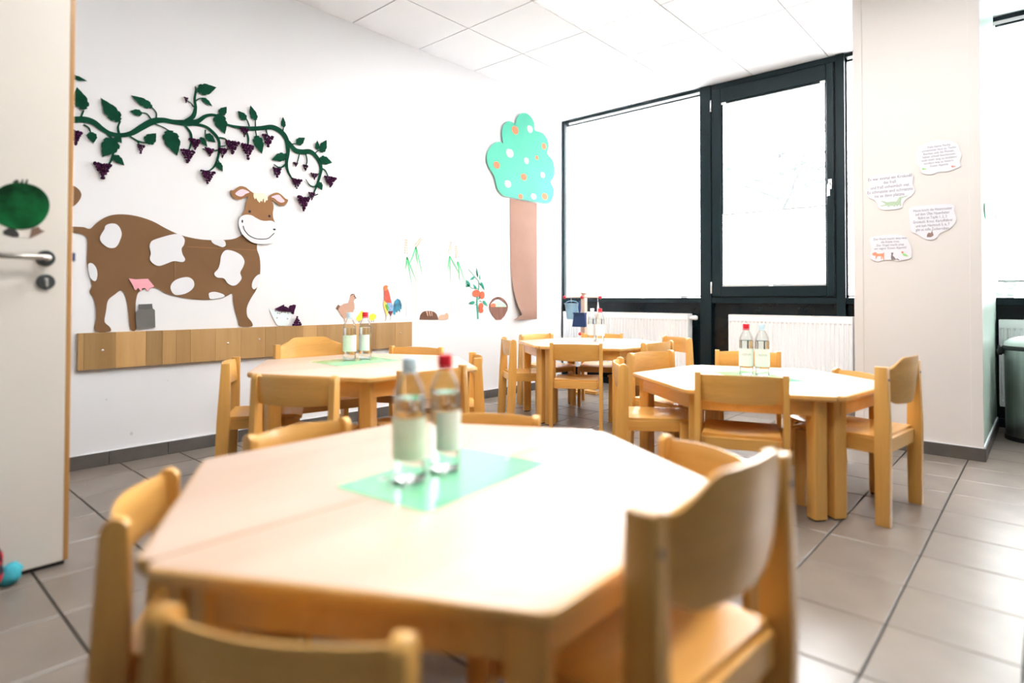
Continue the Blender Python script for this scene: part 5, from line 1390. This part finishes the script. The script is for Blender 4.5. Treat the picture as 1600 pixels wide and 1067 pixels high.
# ------------------------------------------------------------------ cleaning stand in the corner
SX, SY = 0.475, -0.28
t = thing('cleaning_stand', 'wooden play cleaning stand with red knobs in the window corner', 'stand', (SX, SY, 0))
put('post', box('post', -0.022, 0.022, -0.022, 0.022, 0.03, 0.945, 0.003), 'stand_wood', t)
put('top_cap', box('top_cap', -0.038, 0.038, -0.030, 0.030, 0.945, 0.957, 0.002), 'stand_wood', t)
put('base_foot', box('base_foot', -0.15, 0.15, -0.025, 0.025, 0.0, 0.03, 0.004), 'wood_x', t)
put('base_foot', box('base_foot', -0.025, 0.025, -0.15, 0.15, 0.0, 0.028, 0.004), 'wood_y', t)
put('crossbar', tube('crossbar', [(-0.20, -0.03, 0.91), (0.20, -0.03, 0.91)], 0.006), 'stand_wood', t)
for x in (-0.205, 0.0, 0.205):
    put('knob', ball('knob', (x, -0.035, 0.91), 0.0165), 'ball', t)
put('peg', tube('peg', [(0, -0.01, 0.565), (0, -0.06, 0.565)], 0.006), 'wood_y', t)
put('knob', ball('knob', (0.0, -0.066, 0.565), 0.016), 'ball', t)
for x in (-0.125, 0.18):
    put('hook', tube('hook', [(x, -0.03, 0.917), (x, -0.038, 0.90), (x, -0.035, 0.87), (x + 0.008, -0.045, 0.862)], 0.002, 6), 'silver', t)
bk = thing('bucket', 'light blue toy bucket hanging on the cleaning stand', 'bucket', (SX - 0.115, SY - 0.035, 0.70))
put('body', lathe('body', [(0.048, 0.0), (0.050, 0.001), (0.070, 0.145), (0.078, 0.146), (0.079, 0.153), (0.070, 0.153), (0.048, 0.006), (0.001, 0.005)], 28, 40), 'bucket', bk)
put('handle', tube('handle', [(0.074 * math.cos(a * PI / 10), 0.0, 0.15 + 0.02 * math.sin(a * PI / 10)) if 2 < a < 8 and False else (0.074 * math.cos(a * PI / 10), -0.01 * math.sin(a * PI / 10), 0.15 + 0.026 * math.sin(a * PI / 10)) for a in range(11)], 0.003, 6), 'bucket', bk)
dp = thing('dustpan', 'dark blue toy dustpan hanging on the cleaning stand', 'dustpan', (SX + 0.005, SY - 0.075, 0.63))
put('pan', prism('pan', [(-0.082, -0.014, 0.0), (0.072, -0.014, 0.0), (0.064, -0.014, 0.125), (-0.060, -0.014, 0.125)], [(-0.078, 0.014, 0.004), (0.068, 0.014, 0.004), (0.062, 0.018, 0.125), (-0.058, 0.018, 0.125)], 0.004), 'blue', dp)
put('rim', box('rim', -0.062, 0.066, -0.026, 0.018, 0.120, 0.136, 0.003), 'blue', dp)
put('handle', tube('handle', [(0, -0.004, 0.13), (0, -0.010, 0.18), (0, -0.006, 0.245)], [0.009, 0.012, 0.008], 8), 'blue', dp)
br = thing('hand_brush', 'pale toy hand brush hanging at the right of the cleaning stand', 'brush', (SX + 0.188, SY - 0.045, 0.70))
put('handle', tube('handle', [(0, 0, 0.165), (0, 0, 0.12), (0, 0, 0.06)], [0.004, 0.009, 0.011], 8), 'cap_white', br)
put('bristles', box('bristles', -0.018, 0.018, -0.012, 0.012, 0.0, 0.06, 0.004), 'bristle', br)

# ------------------------------------------------------------------ waste bin
t = thing('waste_bin', 'brushed steel pedal bin with black liner right of the pillar', 'bin', (3.712, 0.05, 0))
put('foot_ring', lathe('foot_ring', [(0.150, 0.0), (0.154, 0.004), (0.154, 0.024), (0.148, 0.028)], 36), 'black', t)
put('body', lathe('body', [(0.147, 0.026), (0.148, 0.03), (0.152, 0.585), (0.150, 0.59)], 36), 'steel', t)
put('liner_rim', lathe('liner_rim', [(0.152, 0.572), (0.159, 0.576), (0.160, 0.592), (0.154, 0.600)], 36), 'black', t)
put('lid', lathe('lid', [(0.155, 0.600), (0.156, 0.606), (0.150, 0.622), (0.125, 0.645), (0.08, 0.660), (0.03, 0.666), (0.002, 0.667)], 36), 'lid_steel', t)
put('liner_knot', blob('liner_knot', (-0.165, -0.02, 0.57), (0.020, 0.022, 0.034), 9, 0.5), 'black', t)
put('pedal', box('pedal', -0.03, 0.03, -0.195, -0.14, 0.006, 0.018, 0.004), 'lid_steel', t)
